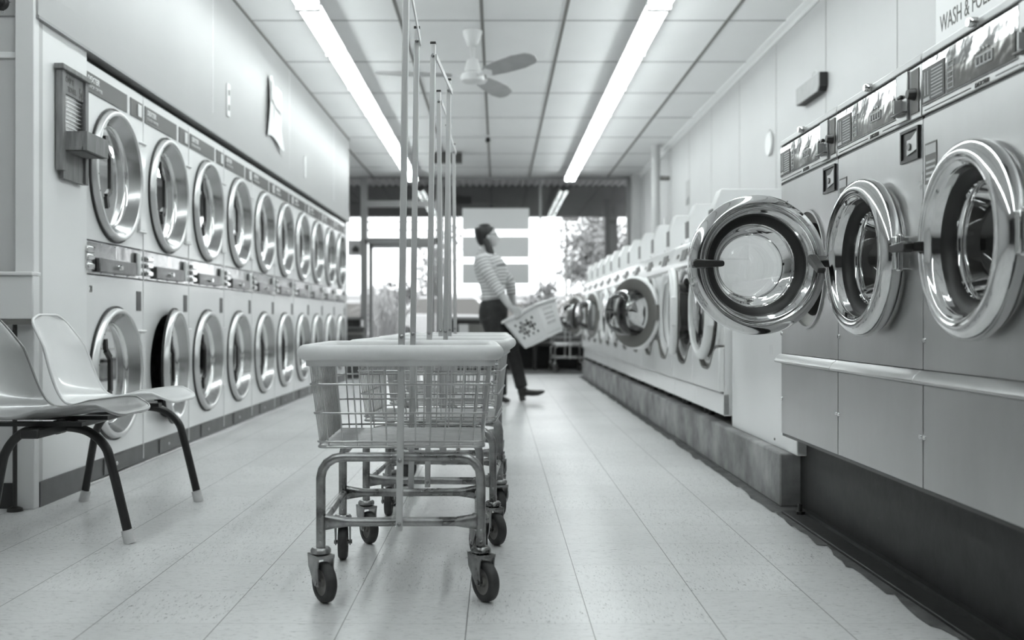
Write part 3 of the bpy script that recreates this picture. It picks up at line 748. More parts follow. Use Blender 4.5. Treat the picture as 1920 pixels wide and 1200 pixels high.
M['mirror_dark'] = mat('dark_polished_strip', .10, .10, .9, bump=.2, bscale=9)
s0 = make_steel()
labs = ['stainless washer with its round chrome door standing wide open', 'stainless washer between the open one and the one at the photo edge', 'stainless washer cut off by the right edge of the photo']
steels = []
for i in range(3):
    o = s0 if i == 0 else dup(s0)
    o.location = (1.10, 4.03-SW*i, 0); o['label'] = labs[i]; steels.append(o)
def swing(o, ang, hx, z=None, y0=-.008):
    d = child(o, 'door')[0]; a = math.radians(ang); r = hx-SW/2
    # hinge on the near (right) side: free left edge swings toward -y
    d.rotation_euler = (0, 0, a); d.location = (hx-r*math.cos(a), y0-r*math.sin(a), SZ)
swing(steels[0], 94, SW/2+.245); swing(steels[1], 3, SW/2+.245, y0=-.004); 
for st in steels[1:]:
    for d in child(st, 'door'):
        for h in child(d, 'handle'): h.rotation_euler = (0, math.radians(28 if st is steels[1] else 180), 0); h.location = (-.20+.20*math.cos(math.radians(28)), 0, -.20*math.sin(math.radians(28))) if st is steels[1] else (-.405, 0, 0)

# ------------------------------------------------------------------ white front loaders on the curb
WW = .70; WZ = .58; WR = .26
def washer_door(t):
    d = MB(); d.lathe([(.20, .006), (.222, .006), (.255, .010), (.262, .022), (.258, .040), (.240, .052), (.218, .052), (.212, .044), (.210, .030)], axis='-y', n=56)
    o = d.build('door', 'white', t, ang=60, loc=(WW/2, -.03, WZ))
    p = MB(); p.lathe([(.247, .005), (.247, -.002), (.178, -.004), (.165, .004), (.165, .006), (.247, .006)], axis='-y', n=56); p.build('inner_plate', 'grey', o, ang=50)
    b = MB(); b.lathe([(.172, -.004), (.170, -.03), (.156, -.11), (.142, -.140), (.118, -.152), (.0005, -.156)], axis='-y', n=44); b.build('glass_bowl', 'bowl', o, ang=80)
    MB().lathe([(.213, .036), (.15, .046), (.08, .050), (.0005, .051)], axis='-y', n=44).build('door_glass', 'sglass', o, ang=80)
    h = MB(); h.box(.205, .272, -.05, -.012, -.085, .085); h.build('handle', 'white', o, bevel=.008)
    h = MB(); h.box(-.285, -.235, -.03, .02, -.055, .055); h.build('hinge', 'grey', o, bevel=.004)
    return o
def make_washer():
    t = thing('front_load_washer', '', 'washer', (0,0,0), -PI/2, 'white front load washers')
    g = .004; b = MB()
    b.plate_hole(g, WW-g, .17, .84, WW/2, WZ, .20, -.01)
    for x in (g, WW-g): b.quad((x, -.01, .05), (x, .7, .05), (x, .7, .985), (x, -.01, .985))
    b.quad((g, -.01, .84), (WW-g, -.01, .84), (WW-g, .06, .986), (g, .06, .986)); b.quad((g, .06, .986), (WW-g, .06, .986), (WW-g, .7, .986), (g, .7, .986)); b.quad((g, .7, .05), (WW-g, .7, .05), (WW-g, .7, .986), (g, .7, .986))
    b.build('cabinet', 'white', t, ang=1)
    bz = MB(); bz.lathe([(.30, -.012), (.295, .006), (.27, .016), (.225, .004), (.205, -.015), (.19, -.06)], c=(WW/2, -.01, WZ), axis='-y', n=56); bz.build('door_bezel', 'white', t, ang=60)
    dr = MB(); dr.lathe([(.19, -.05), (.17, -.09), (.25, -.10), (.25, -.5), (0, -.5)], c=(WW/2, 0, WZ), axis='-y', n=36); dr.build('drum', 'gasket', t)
    # lower front with curved upper edge
    lo = MB(); n = 28; top = []
    for i in range(n+1):
        x = g+(WW-2*g)*i/n; u = abs(x-WW/2)
        z = .395 - .115*math.exp(-(u/.19)**4) - .01*math.cos(u*4)
        top.append((x, z))
    lo.prism(top+[(WW-g, .168), (g, .168)], -.036, .0, 'xz'); lo.build('lower_panel', 'white', t, bevel=.006)
    sm_ = MB(); sm_.prism([(x, z+.011) for x, z in top]+[(x, z+.001) for x, z in top[::-1]], -.0375, -.006, 'xz'); sm_.build('seam_shadow', 'grey', t)  # raised grey strip imitating the thin shadow line along the curved edge
    lo = MB(); lo.box(g, WW-g, -.014, .02, .052, .160); lo.build('kick_panel', 'white', t, bevel=.004)
    # control panel
    nx = Vector((1,0,0)); nz = Vector((0, .036, .137)).normalized(); ny = Vector((0, nz.z, -nz.y))
    cpn = MB(); cpn.prism([(-.040, .845), (-.040, .855), (-.006, .984), (.004, .993), (.12, .993), (.12, .83), (-.01, .83)], g-.0015, WW-g+.0015, 'yz'); cp = cpn.build('control_panel', 'white', t, bevel=.005)
    m = MB(); c0 = Vector((.37, -.0245, .918)); m.obox(c0, nx, ny, nz, .085, .004, .034); m.build('display', 'dark', cp)
    m = MB(); m.obox(Vector((.50, -.0245, .918)), nx, ny, nz, .03, .004, .010); m.build('button', 'grey', cp); m = MB(); m.obox(Vector((.16, -.0245, .918)), nx, ny, nz, .03, .004, .012); m.build('button', 'grey', cp)
    ft = MB()
    for x in (.06, WW-.06): ft.cyl((x, .06, 0), (x, .06, .055), .018, 10)
    for x in (.06, WW-.06): ft.cyl((x, .6, 0), (x, .6, .055), .018, 10)
    ft.build('foot', 'black', t)
    cb = MB(); cb.prism([(.0, .992), (.0, 1.12), (.042, 1.222), (.62, 1.222), (.62, .987), (.10, .987)], .27, .40, 'yz'); co = cb.build('coin_box', 'white', t, bevel=.003)
    MB().box(.285, .388, -.004, .001, 1.02, 1.118).build('coin_plate', 'kick', co)
    MB().cyl((.402, .08, 1.03), (.398, .08, 1.03), .004, 8).build('screw', 'grey', co)
    washer_door(t)
    return t
w0 = make_washer(); ops = {1: 7, 2: 147, 8: 168, 11: 160}
def wl(i):
    s = {0: 'white front load washer nearest the blank filler cabinet, door shut', 1: 'white front load washer with its door slightly ajar', 2: 'white front load washer with door swung open showing dark ring and glass bowl', 11: 'white front load washer at the far end of the row by the small cart'}
    return s.get(i, 'white front load washer on the curb, %s from the filler cabinet' % NORD[i])
for i in range(12):
    o = w0 if i == 0 else dup(w0)
    o.location = (1.14, 5.19+.70*(i+1), .214); o['label'] = wl(i)
    d = child(o, 'door')[0]; a = -math.radians(ops.get(i, 0)); r = .27
    hx = WW/2-r; d.rotation_euler = (0, 0, a); d.location = (hx+r*math.cos(a), -.03+r*math.sin(a), WZ)
# ------------------------------------------------------------------ laundry carts
def make_cart():
    t = thing('laundry_cart', '', 'cart', (0,0,0), 0, 'wire laundry carts in the middle aisle')
    # base frame: two inverted U tubes, two crossbars, two side bars
    R = .0125
    for sy in (-1, 1):
        y = .235*sy
        pts = [(-.212, y, .135), (-.212, y, .325)] + [(-.212+.055*(1-math.cos(a)), y, .325+.055*math.sin(a)) for a in (.4, .8, 1.2, PI/2)] + [(.212-.055*(1-math.cos(a)), y, .325+.055*math.sin(a)) for a in (PI/2, 1.2, .8, .4)] + [(.212, y, .325), (.212, y, .135)]
        u = MB(); u.tube(pts, R, 12)
        for x in (-.212, .212):
            for z in (.155, .185): u.ball((x, y-sy*-.0+(-R if sy < 0 else -R), z), (.005, .003, .005), 8, 5)
        u.build('leg_frame', 'cart', t, ang=50)
        cb = MB(); n = 14; rings = []
        for i in range(n+1):
            x = -.202+.404*i/n; e = max(0, (abs(x)-.15)/.052); rz_ = R*(1+.75*e); ry = R*(1-.7*e)
            rings.append([(x, y+ry*math.cos(2*PI*j/12), .208+rz_*math.sin(2*PI*j/12)) for j in range(12)])
        cb.loft(rings); cb.build('crossbar', 'cart', t, ang=50)
    for x in (-.207, .207): MB().tube([(x, -.225, .208), (x, .225, .208)], .011, 10).build('side_bar', 'cart', t)
    for x in (-.15, .15): MB().tube([(x, -.24, .388), (x, .24, .388)], .006, 8).build('basket_rail', 'cart', t)
    # wire basket
    b = MB()
    def half(z):  # half sizes at height z
        u = (z-.405)/(.655-.405); return .220+.026*u, .235+.046*u
    def hoop(z, r):
        hx, hy = half(z); pts = [(x, y, z) for x, y in round_rect(hx, hy, .025, 4)]; b.tube(pts, r, 6, closed=True)
    for z in (.420, .497, .574): hoop(z, .0032)
    hoop(.406, .0035)
    zb, zt = .405, .645
    hx0, hy0 = half(zb); hx1, hy1 = half(zt)
    for i in range(11):                                    # front and back verticals, open pitch
        u = -1+2*(i+.5)/11
        for sy in (-1, 1): b.tube([(u*(hx0-.01), sy*(hy0-.004), zb), (u*(hx1-.012), sy*(hy1-.004), zt)], .0021, 5)
    for i in range(18):                                    # side verticals, close pitch
        u = -1+2*(i+.5)/18
        for sx in (-1, 1): b.tube([(sx*(hx0-.004), u*(hy0-.012), zb), (sx*(hx1-.004), u*(hy1-.014), zt)], .0018, 5)
    for i in range(11):
        u = -1+2*(i+.5)/11; b.tube([(u*(hx0-.01), -hy0, zb), (u*(hx0-.01), hy0, zb)], .0022, 5)
    for i in range(24):
        u = -1+2*(i+.5)/24; b.tube([(-hx0, u*(hy0-.01), zb+.004), (hx0, u*(hy0-.01), zb+.004)], .0018, 5)
    b.build('wire_basket', 'wire', t, ang=60)
    l = MB(); hx, hy = half(.63)
    o_ = round_rect(hx+.006, hy+.006, .035, 5); k = len(o_)
    l._add([(x, y, z) for z in (.622, .655) for x, y in o_], [(i, (i+1) % k, k+(i+1) % k, k+i) for i in range(k)]); lo = l.build('rim_band', 'alu', t, ang=50)
    md = lo.modifiers.new('thick', 'SOLIDIFY'); md.thickness = .003
    r = MB(); pts = [(x, y, .658) for x, y in round_rect(.252, .292, .045, 6)]
    r.tube(pts, .0205, 14, closed=True); r.build('rim_bumper', 'bumper', t, ang=80)
    # hanging-rail poles and top bar
    for sy in (-1, 1):
        p = MB(); y = sy*.262; y1 = sy*.262
        p.bar((-.003, y, .190), (.016, y1, 1.655), .0175, .016, Vector((1,0,0)))
        po = p.build('pole', 'alu', t, bevel=.002)
        c = MB(); c.box(.016-.0095, .016+.0095, y1-.009, y1+.009, 1.653, 1.662); c.build('pole_cap', 'black', po, bevel=.002)
        bt = MB()
        for z in (.208, .375, .70, 1.615):
            u = (z-.19)/1.465; x = -.003+.019*u; bt.ball((x, y-.011, z), (.006, .005, .006), 8, 6)
        bt.build('bolt', 'cart', po)
    tb = MB(); tb.bar((.027, -.268, 1.612), (.027, .268, 1.612), .020, .004, Vector((0,0,1))); tb.build('top_bar', 'alu', t, bevel=.001)
    # casters
    k = 0
    for sx in (-1, 1):
        for sy in (-1, 1):
            a = math.radians((214, 4, 212, 20)[k]); k += 1
            Rm = Matrix.Translation((sx*.212, sy*.235, 0)) @ Matrix.Rotation(a, 4, 'Z'); off = .022 if sy < 0 else .012
            f = MB(); f.xf = Rm
            f.lathe([(0, .142), (.022, .142), (.027, .136), (.027, .128), (.022, .124), (0, .124)], n=20)
            f.box(-.024, .024, -.03, .034, .116, .124)
            for x in (-.024, .0205):
                f.prism([(-.03, .124), (.034, .124), (.030, .095), (off+.012, .045), (off-.012, .045), (-.026, .09)], x, x+.0035, 'yz')
            f.cyl((-.028, off, .0535), (.028, off, .0535), .0065, 10)
            fo = f.build('caster', 'cart', t, bevel=.0012, ang=45)
            w = MB(); w.xf = Rm @ Matrix.Translation((0, off, .0535))
            w.lathe([(.034, -.013), (.046, -.0145), (.052, -.010), (.0535, 0), (.052, .010), (.046, .0145), (.034, .013)], axis='x', n=36, closed=True); w.build('tyre', 'rubber', fo, ang=50)
            w = MB(); w.xf = Rm @ Matrix.Translation((0, off, .0535)); w.lathe([(.0, -.012), (.012, -.014), (.014, -.007), (.030, -.007), (.036, -.013), (.036, .013), (.030, .007), (.014, .007), (.012, .014), (0, .012)], axis='x', n=28); w.build('hub', 'grey', fo, ang=50)
    return t
cart = make_cart()
carts = [(-.262, 2.994, 1.4, 'wire laundry cart with hanging pole, foremost in the aisle'),
         (-.215, 3.70, -3.0, 'wire laundry cart directly behind the foremost cart'),
         (-.210, 4.42, -1.4, 'wire laundry cart third in line from the camera'),
         (-.2135, 5.15, -.8, 'wire laundry cart hindmost of the line in the aisle'),
         (fx(1064, 14.9), 14.9, 4, 'small wire laundry cart standing far off by the window')]
for i, (x, y, a, lab) in enumerate(carts):
    o = cart if i == 0 else dup(cart)
    o.location = (x, y, 0); o.rotation_euler = (0, 0, math.radians(a)); o['label'] = lab
    if i in (2, 3):
        for ch in child(o, 'pole')+child(o, 'top_bar'): ch.rotation_euler = (0, -.021, 0)
# ------------------------------------------------------------------ tandem seats
t = thing('tandem_seating', 'two fibreglass shell seats on one black tube frame by the left wall', 'seating', (-1.46, 3.86, 0))
prof = [(.268, .440, .105), (.262, .4445, .145), (.24, .447, .176), (.16, .445, .198), (.06, .432, .212), (-.05, .424, .216), (-.12, .432, .214), (-.165, .462, .208), (-.195, .52, .202), (-.222, .60, .194), (-.245, .68, .176), (-.258, .735, .148), (-.263, .757, .10), (-.264, .762, .07)]
def shell(yc, m):
    P_ = smooth_path([(a, b, c) for a, b, c in prof], 4); nu = len(P_)-1
    def fn(u, v):
        p = P_[min(nu, int(round(u*nu)))]; w = -1+2*v; lift = abs(w)**2.6
        seat = max(0, min(1, (p.x+.17)/.2)); y = p.z*(1-.02*lift)*w
        edge = max(0, min(1, (.262-p.x)/.06))
        return (p.x + .050*lift*(1-seat)*min(1, max(.2, (.765-p.y)/.12)), yc+y, p.y + .030*lift*seat*edge)
    s = MB(); s.grid(fn, nu, 18); o = s.build('seat_shell', m, t, ang=70)
    md = o.modifiers.new('thick', 'SOLIDIFY'); md.thickness = .006; md.offset = 0
    sb = o.modifiers.new('sub', 'SUBSURF'); sb.levels = 1; sb.render_levels = 1
    rm = MB(); edge = [fn(0, j/18) for j in range(19)] + [fn(i/nu, 1) for i in range(1, nu+1)] + [fn(1, 1-j/18) for j in range(1, 19)] + [fn(1-i/nu, 0) for i in range(1, nu)]
    rm.tube(edge, .0055, 8, closed=True); rm.build('rim', m, o, ang=80)
    for y in (-.11, .11): MB().box(-.14, .14, yc+y-.02, yc+y+.02, .405, .418).build('seat_bracket', 'frame_black', o)
shell(-.43, 'shell_dark'); shell(.10, 'shell_light')
bm_ = MB(); bm_.box(-.03, .03, -.62, .52, .372, .404); bm_.build('beam', 'frame_black', t, bevel=.006)
for y in (-.395, .40):
    lg = MB(); pts = smooth_path([(.232, y, .022), (.175, y, .255), (.15, y, .325), (.095, y, .372), (.02, y, .388), (-.06, y, .386), (-.13, y, .362), (-.175, y, .31), (-.195, y, .24), (-.232, y, .022)], 5)
    lg.tube(pts, .0155, 12); lo = lg.build('leg_arch', 'frame_black', t, ang=60)
    MB().cyl((.0, y-.024, .388), (.0, y+.024, .388), .024, 16).build('hub', 'frame_black', lo)
    for x, x2 in ((.236, .2245), (-.236, -.2245)): MB().tube([(x, y, 0), (x2, y, .044)], [.0200, .0190], 14).build('foot_boot', 'boot', lo)
# ------------------------------------------------------------------ woman with basket
PX0, PYW = 945, 9.35; SC = PYW/1950
def q(px, py, dy=0.): return Vector(((px-PX0)*SC, dy, H-(py-600)*SC))
wroot = thing('person', 'woman in striped sweater and dark jeans walking with a laundry basket', 'person', ((PX0-933)*SC, PYW, 0))
def ringe(c, rx, ry, ax=Vector((1,0,0)), n=20, tilt=0.):
    c = Vector(c); out = []
    for j in range(n):
        a = 2*PI*j/n; ca, sa = math.cos(a), math.sin(a)
        ca = math.copysign(abs(ca)**.9, ca); sa = math.copysign(abs(sa)**.9, sa)
        out.append(c + Vector((rx*ca, ry*sa, tilt*rx*ca)))
    return out
def torso(mb, grow=0., lo=0, hi=99):
    secs = [(926, 606, 22, .135), (925, 592, 25.5, .172), (925, 577, 25, .172), (925, 562, 21.5, .150), (925, 548, 20, .134), (924, 532, 22.5, .136), (922, 517, 26, .148), (920, 503, 28, .156), (916, 490, 25.5, .165), (911, 480, 18.5, .150), (909, 473, 12.5, .085), (910, 466, 10.5, .055), (912, 458, 10.5, .052)]
    mb.loft([ringe(q(px, py), w*SC+grow, hy+grow, tilt=.12) for px, py, w, hy in secs[lo:hi]])
ARM_R = [q(903, 485, -.165), q(912, 508, -.195), q(925, 531, -.205), q(942, 554, -.19), q(957, 573, -.175)]
ARM_L = [q(918, 486, .165), q(937, 507, .20), q(955, 526, .215), q(969, 540, .21), q(980, 553, .20)]
AR = [.054, .047, .041, .036, .027]
LEG_F = [q(931, 596, .085), q(944, 625, .09), q(958, 652, .09), q(969, 690, .085), q(979, 728, .08)]
LEG_B = [q(922, 596, -.085), q(930, 630, -.09), q(937, 664, -.09), q(938, 704, -.09), q(939, 740, -.09)]
LR = [.095, .078, .058, .053, .046]
def fuse(parts, vox, name, m, parent, smooth=4, ang=180):
    me = parts.mesh('raw'); o = bpy.data.objects.new('raw', me); COL.objects.link(o)
    rm = o.modifiers.new('r', 'REMESH'); rm.mode = 'VOXEL'; rm.voxel_size = vox
    sm = o.modifiers.new('s', 'SMOOTH'); sm.factor = .5; sm.iterations = smooth
    bpy.context.view_layer.update()
    m2 = bpy.data.meshes.new_from_object(o.evaluated_get(bpy.context.evaluated_depsgraph_get())); bpy.data.objects.remove(o)
    m2.materials.clear(); m2.materials.append(M[m]); m2.name = name
    for p in m2.polygons: p.use_smooth = True
    r = bpy.data.objects.new(name, m2); COL.objects.link(r); r.parent = parent; return r
def limb(mb, pts, rad, grow=0., n=14): mb.tube(smooth_path(pts, 5), list(rinterp(rad, 5, grow)), n)
def rinterp(rad, k, grow):
    for i in range(len(rad)-1):
        for j in range(k): yield rad[i]+(rad[i+1]-rad[i])*j/k+grow
    yield rad[-1]+grow
def hand(mb, wrist, rim, along, out, inward):
    # palm from the wrist to the rim; four fingers curl over the rim and under, the thumb on the near side
    d = (rim-wrist); L = d.length; dn = d.normalized(); along = along.normalized()
    palm_end = rim - dn*.01
    rings = []
    for s_, w_, th in ((0, .024, .020), (.35, .034, .018), (.75, .040, .016), (1.0, .040, .013)):
        c = wrist.lerp(palm_end, s_); nrm = dn.cross(along).normalized()
        rings.append([c + along*(w_*math.cos(2*PI*j/12)) + nrm*(th*math.sin(2*PI*j/12)) for j in range(12)])
    mb.loft(rings)
    for i, (o_, ln) in enumerate(((-.031, .060), (-.010, .068), (.011, .064), (.031, .052))):
        b = palm_end + along*o_
        p1 = b + dn*(ln*.38) + out*.010; p2 = p1 - Vector((0,0,1))*(ln*.34) + out*.004; p3 = p2 - Vector((0,0,1))*(ln*.28) + inward*.012
        mb.tube(smooth_path([b-dn*.012, b+out*.006, p1, p2, p3], 3), .0085, 8)
    b = wrist.lerp(palm_end, .45) + along*.034*(1)
    mb.tube(smooth_path([b-along*.012, b+along*.014+dn*.018, b+along*.012+dn*.045+inward*.012, b+along*.004+dn*.06+inward*.016], 3), .0095, 8)
body = MB(); torso(body)
HC = q(914.5, 440)
head_r = []
for (px, py, rx, ry) in ((912, 422, 6, .03), (911.5, 425, 13, .058), (912, 431, 17.5, .072), (913.5, 438, 19, .076), (915, 444, 18.5, .074), (917, 450, 16.5, .066), (919.5, 455, 13.5, .054), (922, 459.5, 9.5, .038), (923, 462, 5.5, .022)):
    head_r.append(ringe(q(px, py), rx*SC, ry, tilt=-.08))
body.loft(head_r[::-1])
body.tube([q(911, 470), q(912.5, 452)], [.052, .050], 14)
body.loft([ringe(q(931.5, 441), .010, .012), ringe(q(933.5, 446), .016, .016), ringe(q(933.5, 449), .016, .017), ringe(q(931.5, 451.5), .010, .012)])
for z in (454.3, 456.6): body.ball(q(930.6, z), (.012, .022, .0055), 10, 6)
for sy in (-1, 1): body.ball(q(914.5, 445, sy*.074), (.014, .010, .026), 10, 8)
limb(body, ARM_R, AR); limb(body, ARM_L, AR); limb(body, LEG_F, LR); limb(body, LEG_B, LR)
# laundry basket frame of reference
bk = thing('laundry_basket', 'white plastic laundry basket with holed sides carried by the woman', 'basket', (0,0,0))
bc = Vector((.350, 9.35, .707))
bk.location = bc
bk.rotation_euler = (Matrix.Rotation(-.467, 3, 'Y') @ Matrix.Rotation(-.06, 3, 'X') @ Matrix.Rotation(-.39, 3, 'Z')).to_euler()
BM = Matrix.Translation(bc) @ bk.rotation_euler.to_matrix().to_4x4()
TX, TY, BX, BY, BZ0, BZ1 = .172, .280, .120, .222, -.150, .140
WI = Matrix.Translation(-wroot.location)
def bw(x, y, z): return (WI @ BM) @ Vector((x, y, z))
rim_r = bw(-.0, -TY, BZ1+.012); rim_l = bw(-TX, .16, BZ1+.012)
out_r = (bw(0, -1, 0)-bw(0, 0, 0)).normalized(); al_r = (bw(1, 0, 0)-bw(0, 0, 0)).normalized()
out_l = (bw(-1, 0, 0)-bw(0, 0, 0)).normalized(); al_l = (bw(0, -1, 0)-bw(0, 0, 0)).normalized()
wr = rim_r + Vector((-.075, .0, .055)); wlp = rim_l + Vector((-.05, .0, .075))
ARM_R[-1] = wr; ARM_R[-2] = ARM_R[2].lerp(wr, .52); ARM_L[-1] = wlp; ARM_L[-2] = ARM_L[2].lerp(wlp, .52)
body2 = MB(); body2.v, body2.f, body2.mi = body.v[:], body.f[:], body.mi[:]
limb(body2, ARM_R, AR); limb(body2, ARM_L, AR)
body = MB(); torso(body); body.loft(head_r[::-1]); body.tube([q(911, 470), q(912.5, 452)], [.052, .050], 14)
body.loft([ringe(q(931.5, 441), .010, .012), ringe(q(933.5, 446), .016, .016), ringe(q(933.5, 449), .016, .017), ringe(q(931.5, 451.5), .010, .012)])
for z in (454.3, 456.6): body.ball(q(930.6, z), (.012, .022, .0055), 10, 6)
for sy in (-1, 1): body.ball(q(914.5, 445, sy*.074), (.014, .010, .026), 10, 8)
limb(body, ARM_R, AR); limb(body, ARM_L, AR); limb(body, LEG_F, LR); limb(body, LEG_B, LR)
hand(body, wr, rim_r + out_r*.012, al_r, out_r, -out_r); hand(body, wlp, rim_l + out_l*.012, al_l, out_l, -out_l)
bo = fuse(body, .0055, 'body', 'skin', wroot, 3)
sw = MB(); torso(sw, .012, 3, 11); limb(sw, ARM_R[:4], [r+.011 for r in AR[:4]]); limb(sw, ARM_L[:4], [r+.011 for r in AR[:4]])
swo = fuse(sw, .009, 'sweater', 'knit', wroot, 5)
# stripe coordinate along each limb, stored as surface pattern
at = swo.data.attributes.new('band', 'FLOAT', 'POINT'); rr = random.Random(5)
tor = [q(925, 570), q(924, 535), q(920, 503), q(910, 474)]
def along_path(p, path):
    best = (9, 0); acc = 0.
    for a, b in zip(path[:-1], path[1:]):
        d = b-a; L = d.length; u = max(0, min(1, (p-a).dot(d)/L/L)); ds = (p-(a+d*u)).length
        if ds < best[0]: best = (ds, acc+u*L)
        acc += L
    return best
for i, v in enumerate(swo.data.vertices):
    p = v.co.copy(); dt, st = along_path(p, tor); dt = max(0, dt-.10)
    dr, sr = along_path(p, ARM_R); dl, sl = along_path(p, ARM_L)
    c = min((dt, st), (max(0, dr-.03), sr), (max(0, dl-.03), sl)); at.data[i].value = c[1]
jn = MB(); torso(jn, .010, 0, 4)
limb(jn, LEG_F, [.105, .088, .066, .060, .058]); limb(jn, LEG_B, [.105, .088, .066, .060, .058])
fuse(jn, .010, 'jeans', 'jeans', wroot, 5)
def boot(heel, toe, ankle, name='boot'):
    b = MB(); d = (toe-heel); dn = d.normalized(); side = Vector((0,1,0)); up = side.cross(dn).normalized(); up = up if up.z > 0 else -up
    rings = []
    for s_, w_, h0, h1 in ((-.02, .022, .04, .10), (.12, .033, .035, .115), (.3, .035, .03, .10), (.5, .040, .012, .075), (.72, .044, .0, .055), (.9, .034, .004, .042), (1.02, .012, .014, .030)):
        c = heel + d*s_; rings.append([c + side*(w_*math.cos(2*PI*j/14)) + up*((h0+h1)/2 + (h1-h0)/2*math.sin(2*PI*j/14)) for j in range(14)])
    b.loft(rings); b.tube([ankle, heel+d*.16+up*.07], [.046, .042], 14)
    b.obox(heel+d*.08+up*.02, dn, side, up, .028, .026, .022)
    return fuse(b, .006, name, 'leather', wroot, 2)
boot(q(977.5, 754, .08), q(1023, 739, .08), q(979, 728, .08)); boot(q(923, 754, -.09), q(956, 754.5, -.09), q(939, 735, -.09))
hr = MB(); 
hrr = []
for (px, py, rx, ry) in ((911, 419.5, 5, .028), (909, 422, 13.5, .066), (908.5, 428, 18.5, .084), (908.5, 435, 19.5, .089), (907.5, 442, 17, .087), (906, 449, 13.5, .078), (905.5, 456, 10, .062), (906, 461, 6, .04)):
    hrr.append(ringe(q(px, py), rx*SC, ry))
hr.loft(hrr[::-1])
hr.tube(smooth_path([q(911, 452, -.06), q(916, 463, -.085), q(920, 476, -.105), q(922, 488, -.112), q(924, 494, -.112)], 4), [.032]*5+[.034]*4+[.03]*4+[.024, .018, .012, .008], 12)
fuse(hr, .007, 'hair', 'hair', wroot, 2)
gl = MB()
for sy in (-1, 1):
    gl.tube([q(930.5, 440.5, sy*.03)+Vector((0, .024*math.cos(a), .016*math.sin(a))) for a in [2*PI*i/14 for i in range(14)]], .003, 6, closed=True)
    gl.tube([q(929, 440, sy*.056), q(915, 441, sy*.079)], .003, 6)
gl.build('glasses', 'black', wroot)
MB().tube(smooth_path([q(904, 470, -.075), q(912, 478, -.085), q(921, 480, -.05), q(925, 478, 0), q(921, 480, .05), q(912, 477, .085), q(902, 468, .05), q(900, 467, -.03), q(904, 470, -.075)], 4), .016, 10).build('scarf', 'knit', wroot)
# ---- laundry basket mesh (real holes)
def side_panel(mb, c00, c10, c01, c11, nu, nv, hole, rx=.30, ry=.30, seg=10):
    # bilinear sheet of cells; hole(i, j) tells which cells are pierced
    def B(u, v): return c00*(1-u)*(1-v)+c10*u*(1-v)+c01*(1-u)*v+c11*u*v
    for i in range(nu):
        for j in range(nv):
            u0, u1, v0, v1 = i/nu, (i+1)/nu, j/nv, (j+1)/nv
            if not hole(i, j): mb.quad(B(u0, v0), B(u1, v0), B(u1, v1), B(u0, v1)); continue
            cu, cv = (u0+u1)/2, (v0+v1)/2; vs = []; N = 16
            for k in range(N): a = 2*PI*k/N; vs.append(B(cu+rx/nu*math.cos(a), cv+ry/nv*math.sin(a)))
            for k in range(N):
                a = 2*PI*k/N; c, s_ = math.cos(a), math.sin(a); m_ = .5/max(abs(c), abs(s_)); vs.append(B(cu+m_/nu*c, cv+m_/nv*s_))
            mb._add(vs, [(k, (k+1) % N, N+(k+1) % N, N+k) for k in range(N)])
V_ = Vector
b = MB()
def inset(i, j, nu, nv): return 2 <= i < nu-2 and 1 <= j < nv-2
cT = [V_((-TX, -TY, BZ1)), V_((TX, -TY, BZ1)), V_((TX, TY, BZ1)), V_((-TX, TY, BZ1))]; cB = [V_((-BX, -BY, BZ0)), V_((BX, -BY, BZ0)), V_((BX, BY, BZ0)), V_((-BX, BY, BZ0))]
for k in range(4):
    k2 = (k+1) % 4
    if k % 2 == 0: side_panel(b, cB[k], cB[k2], cT[k], cT[k2], 11, 9, lambda i, j: 2 <= i <= 8 and 2 <= j <= 6 and (i+j) % 2 == 0, .36, .36)
    else: side_panel(b, cB[k], cB[k2], cT[k], cT[k2], 16, 7, lambda i, j: 4 <= i <= 11 and 2 <= j <= 5, .22, .36)
b.quad(*cB)
o = b.build('tub', 'plastic', bk, ang=50); md = o.modifiers.new('thick', 'SOLIDIFY'); md.thickness = .004
bv = MB(); pts = [(x, y, BZ1) for x, y in round_rect(TX+.010, TY+.010, .03, 5)]; bv.tube(pts, .013, 10, closed=True); bv.build('rim', 'plastic', bk, ang=80)
bv = MB(); pts = [(x, y, BZ0) for x, y in round_rect(BX, BY, .03, 4)]; bv.tube(pts, .007, 8, closed=True); bv.build('base_rim', 'plastic', bk, ang=80)
lt = thing('laundry', 'dark laundry filling the white basket, seen through its holes', 'laundry', bc); lt.rotation_euler = bk.rotation_euler
cl = MB(); rnd = random.Random(4)
def cloth(u, v):
    z = BZ0+.012+(BZ1-BZ0-.075)*min(1, v*1.5); k_ = (z-BZ0)/(BZ1-BZ0); a = 2*PI*u; hx = (BX+(TX-BX)*k_)-.012; hy = (BY+(TY-BY)*k_)-.012
    s_ = 1 if v < .66 else max(0, (1-v)/.34); m_ = 1/max(abs(math.cos(a)), abs(math.sin(a)), .72)
    return (hx*math.cos(a)*m_*s_*.98, hy*math.sin(a)*m_*s_*.98, z+(.02*math.sin(a*3+v*9)+.015*math.sin(a*5) if v > .6 else 0))
cl.grid(cloth, 40, 18); cl.build('cloth', 'jeans', lt, ang=80)
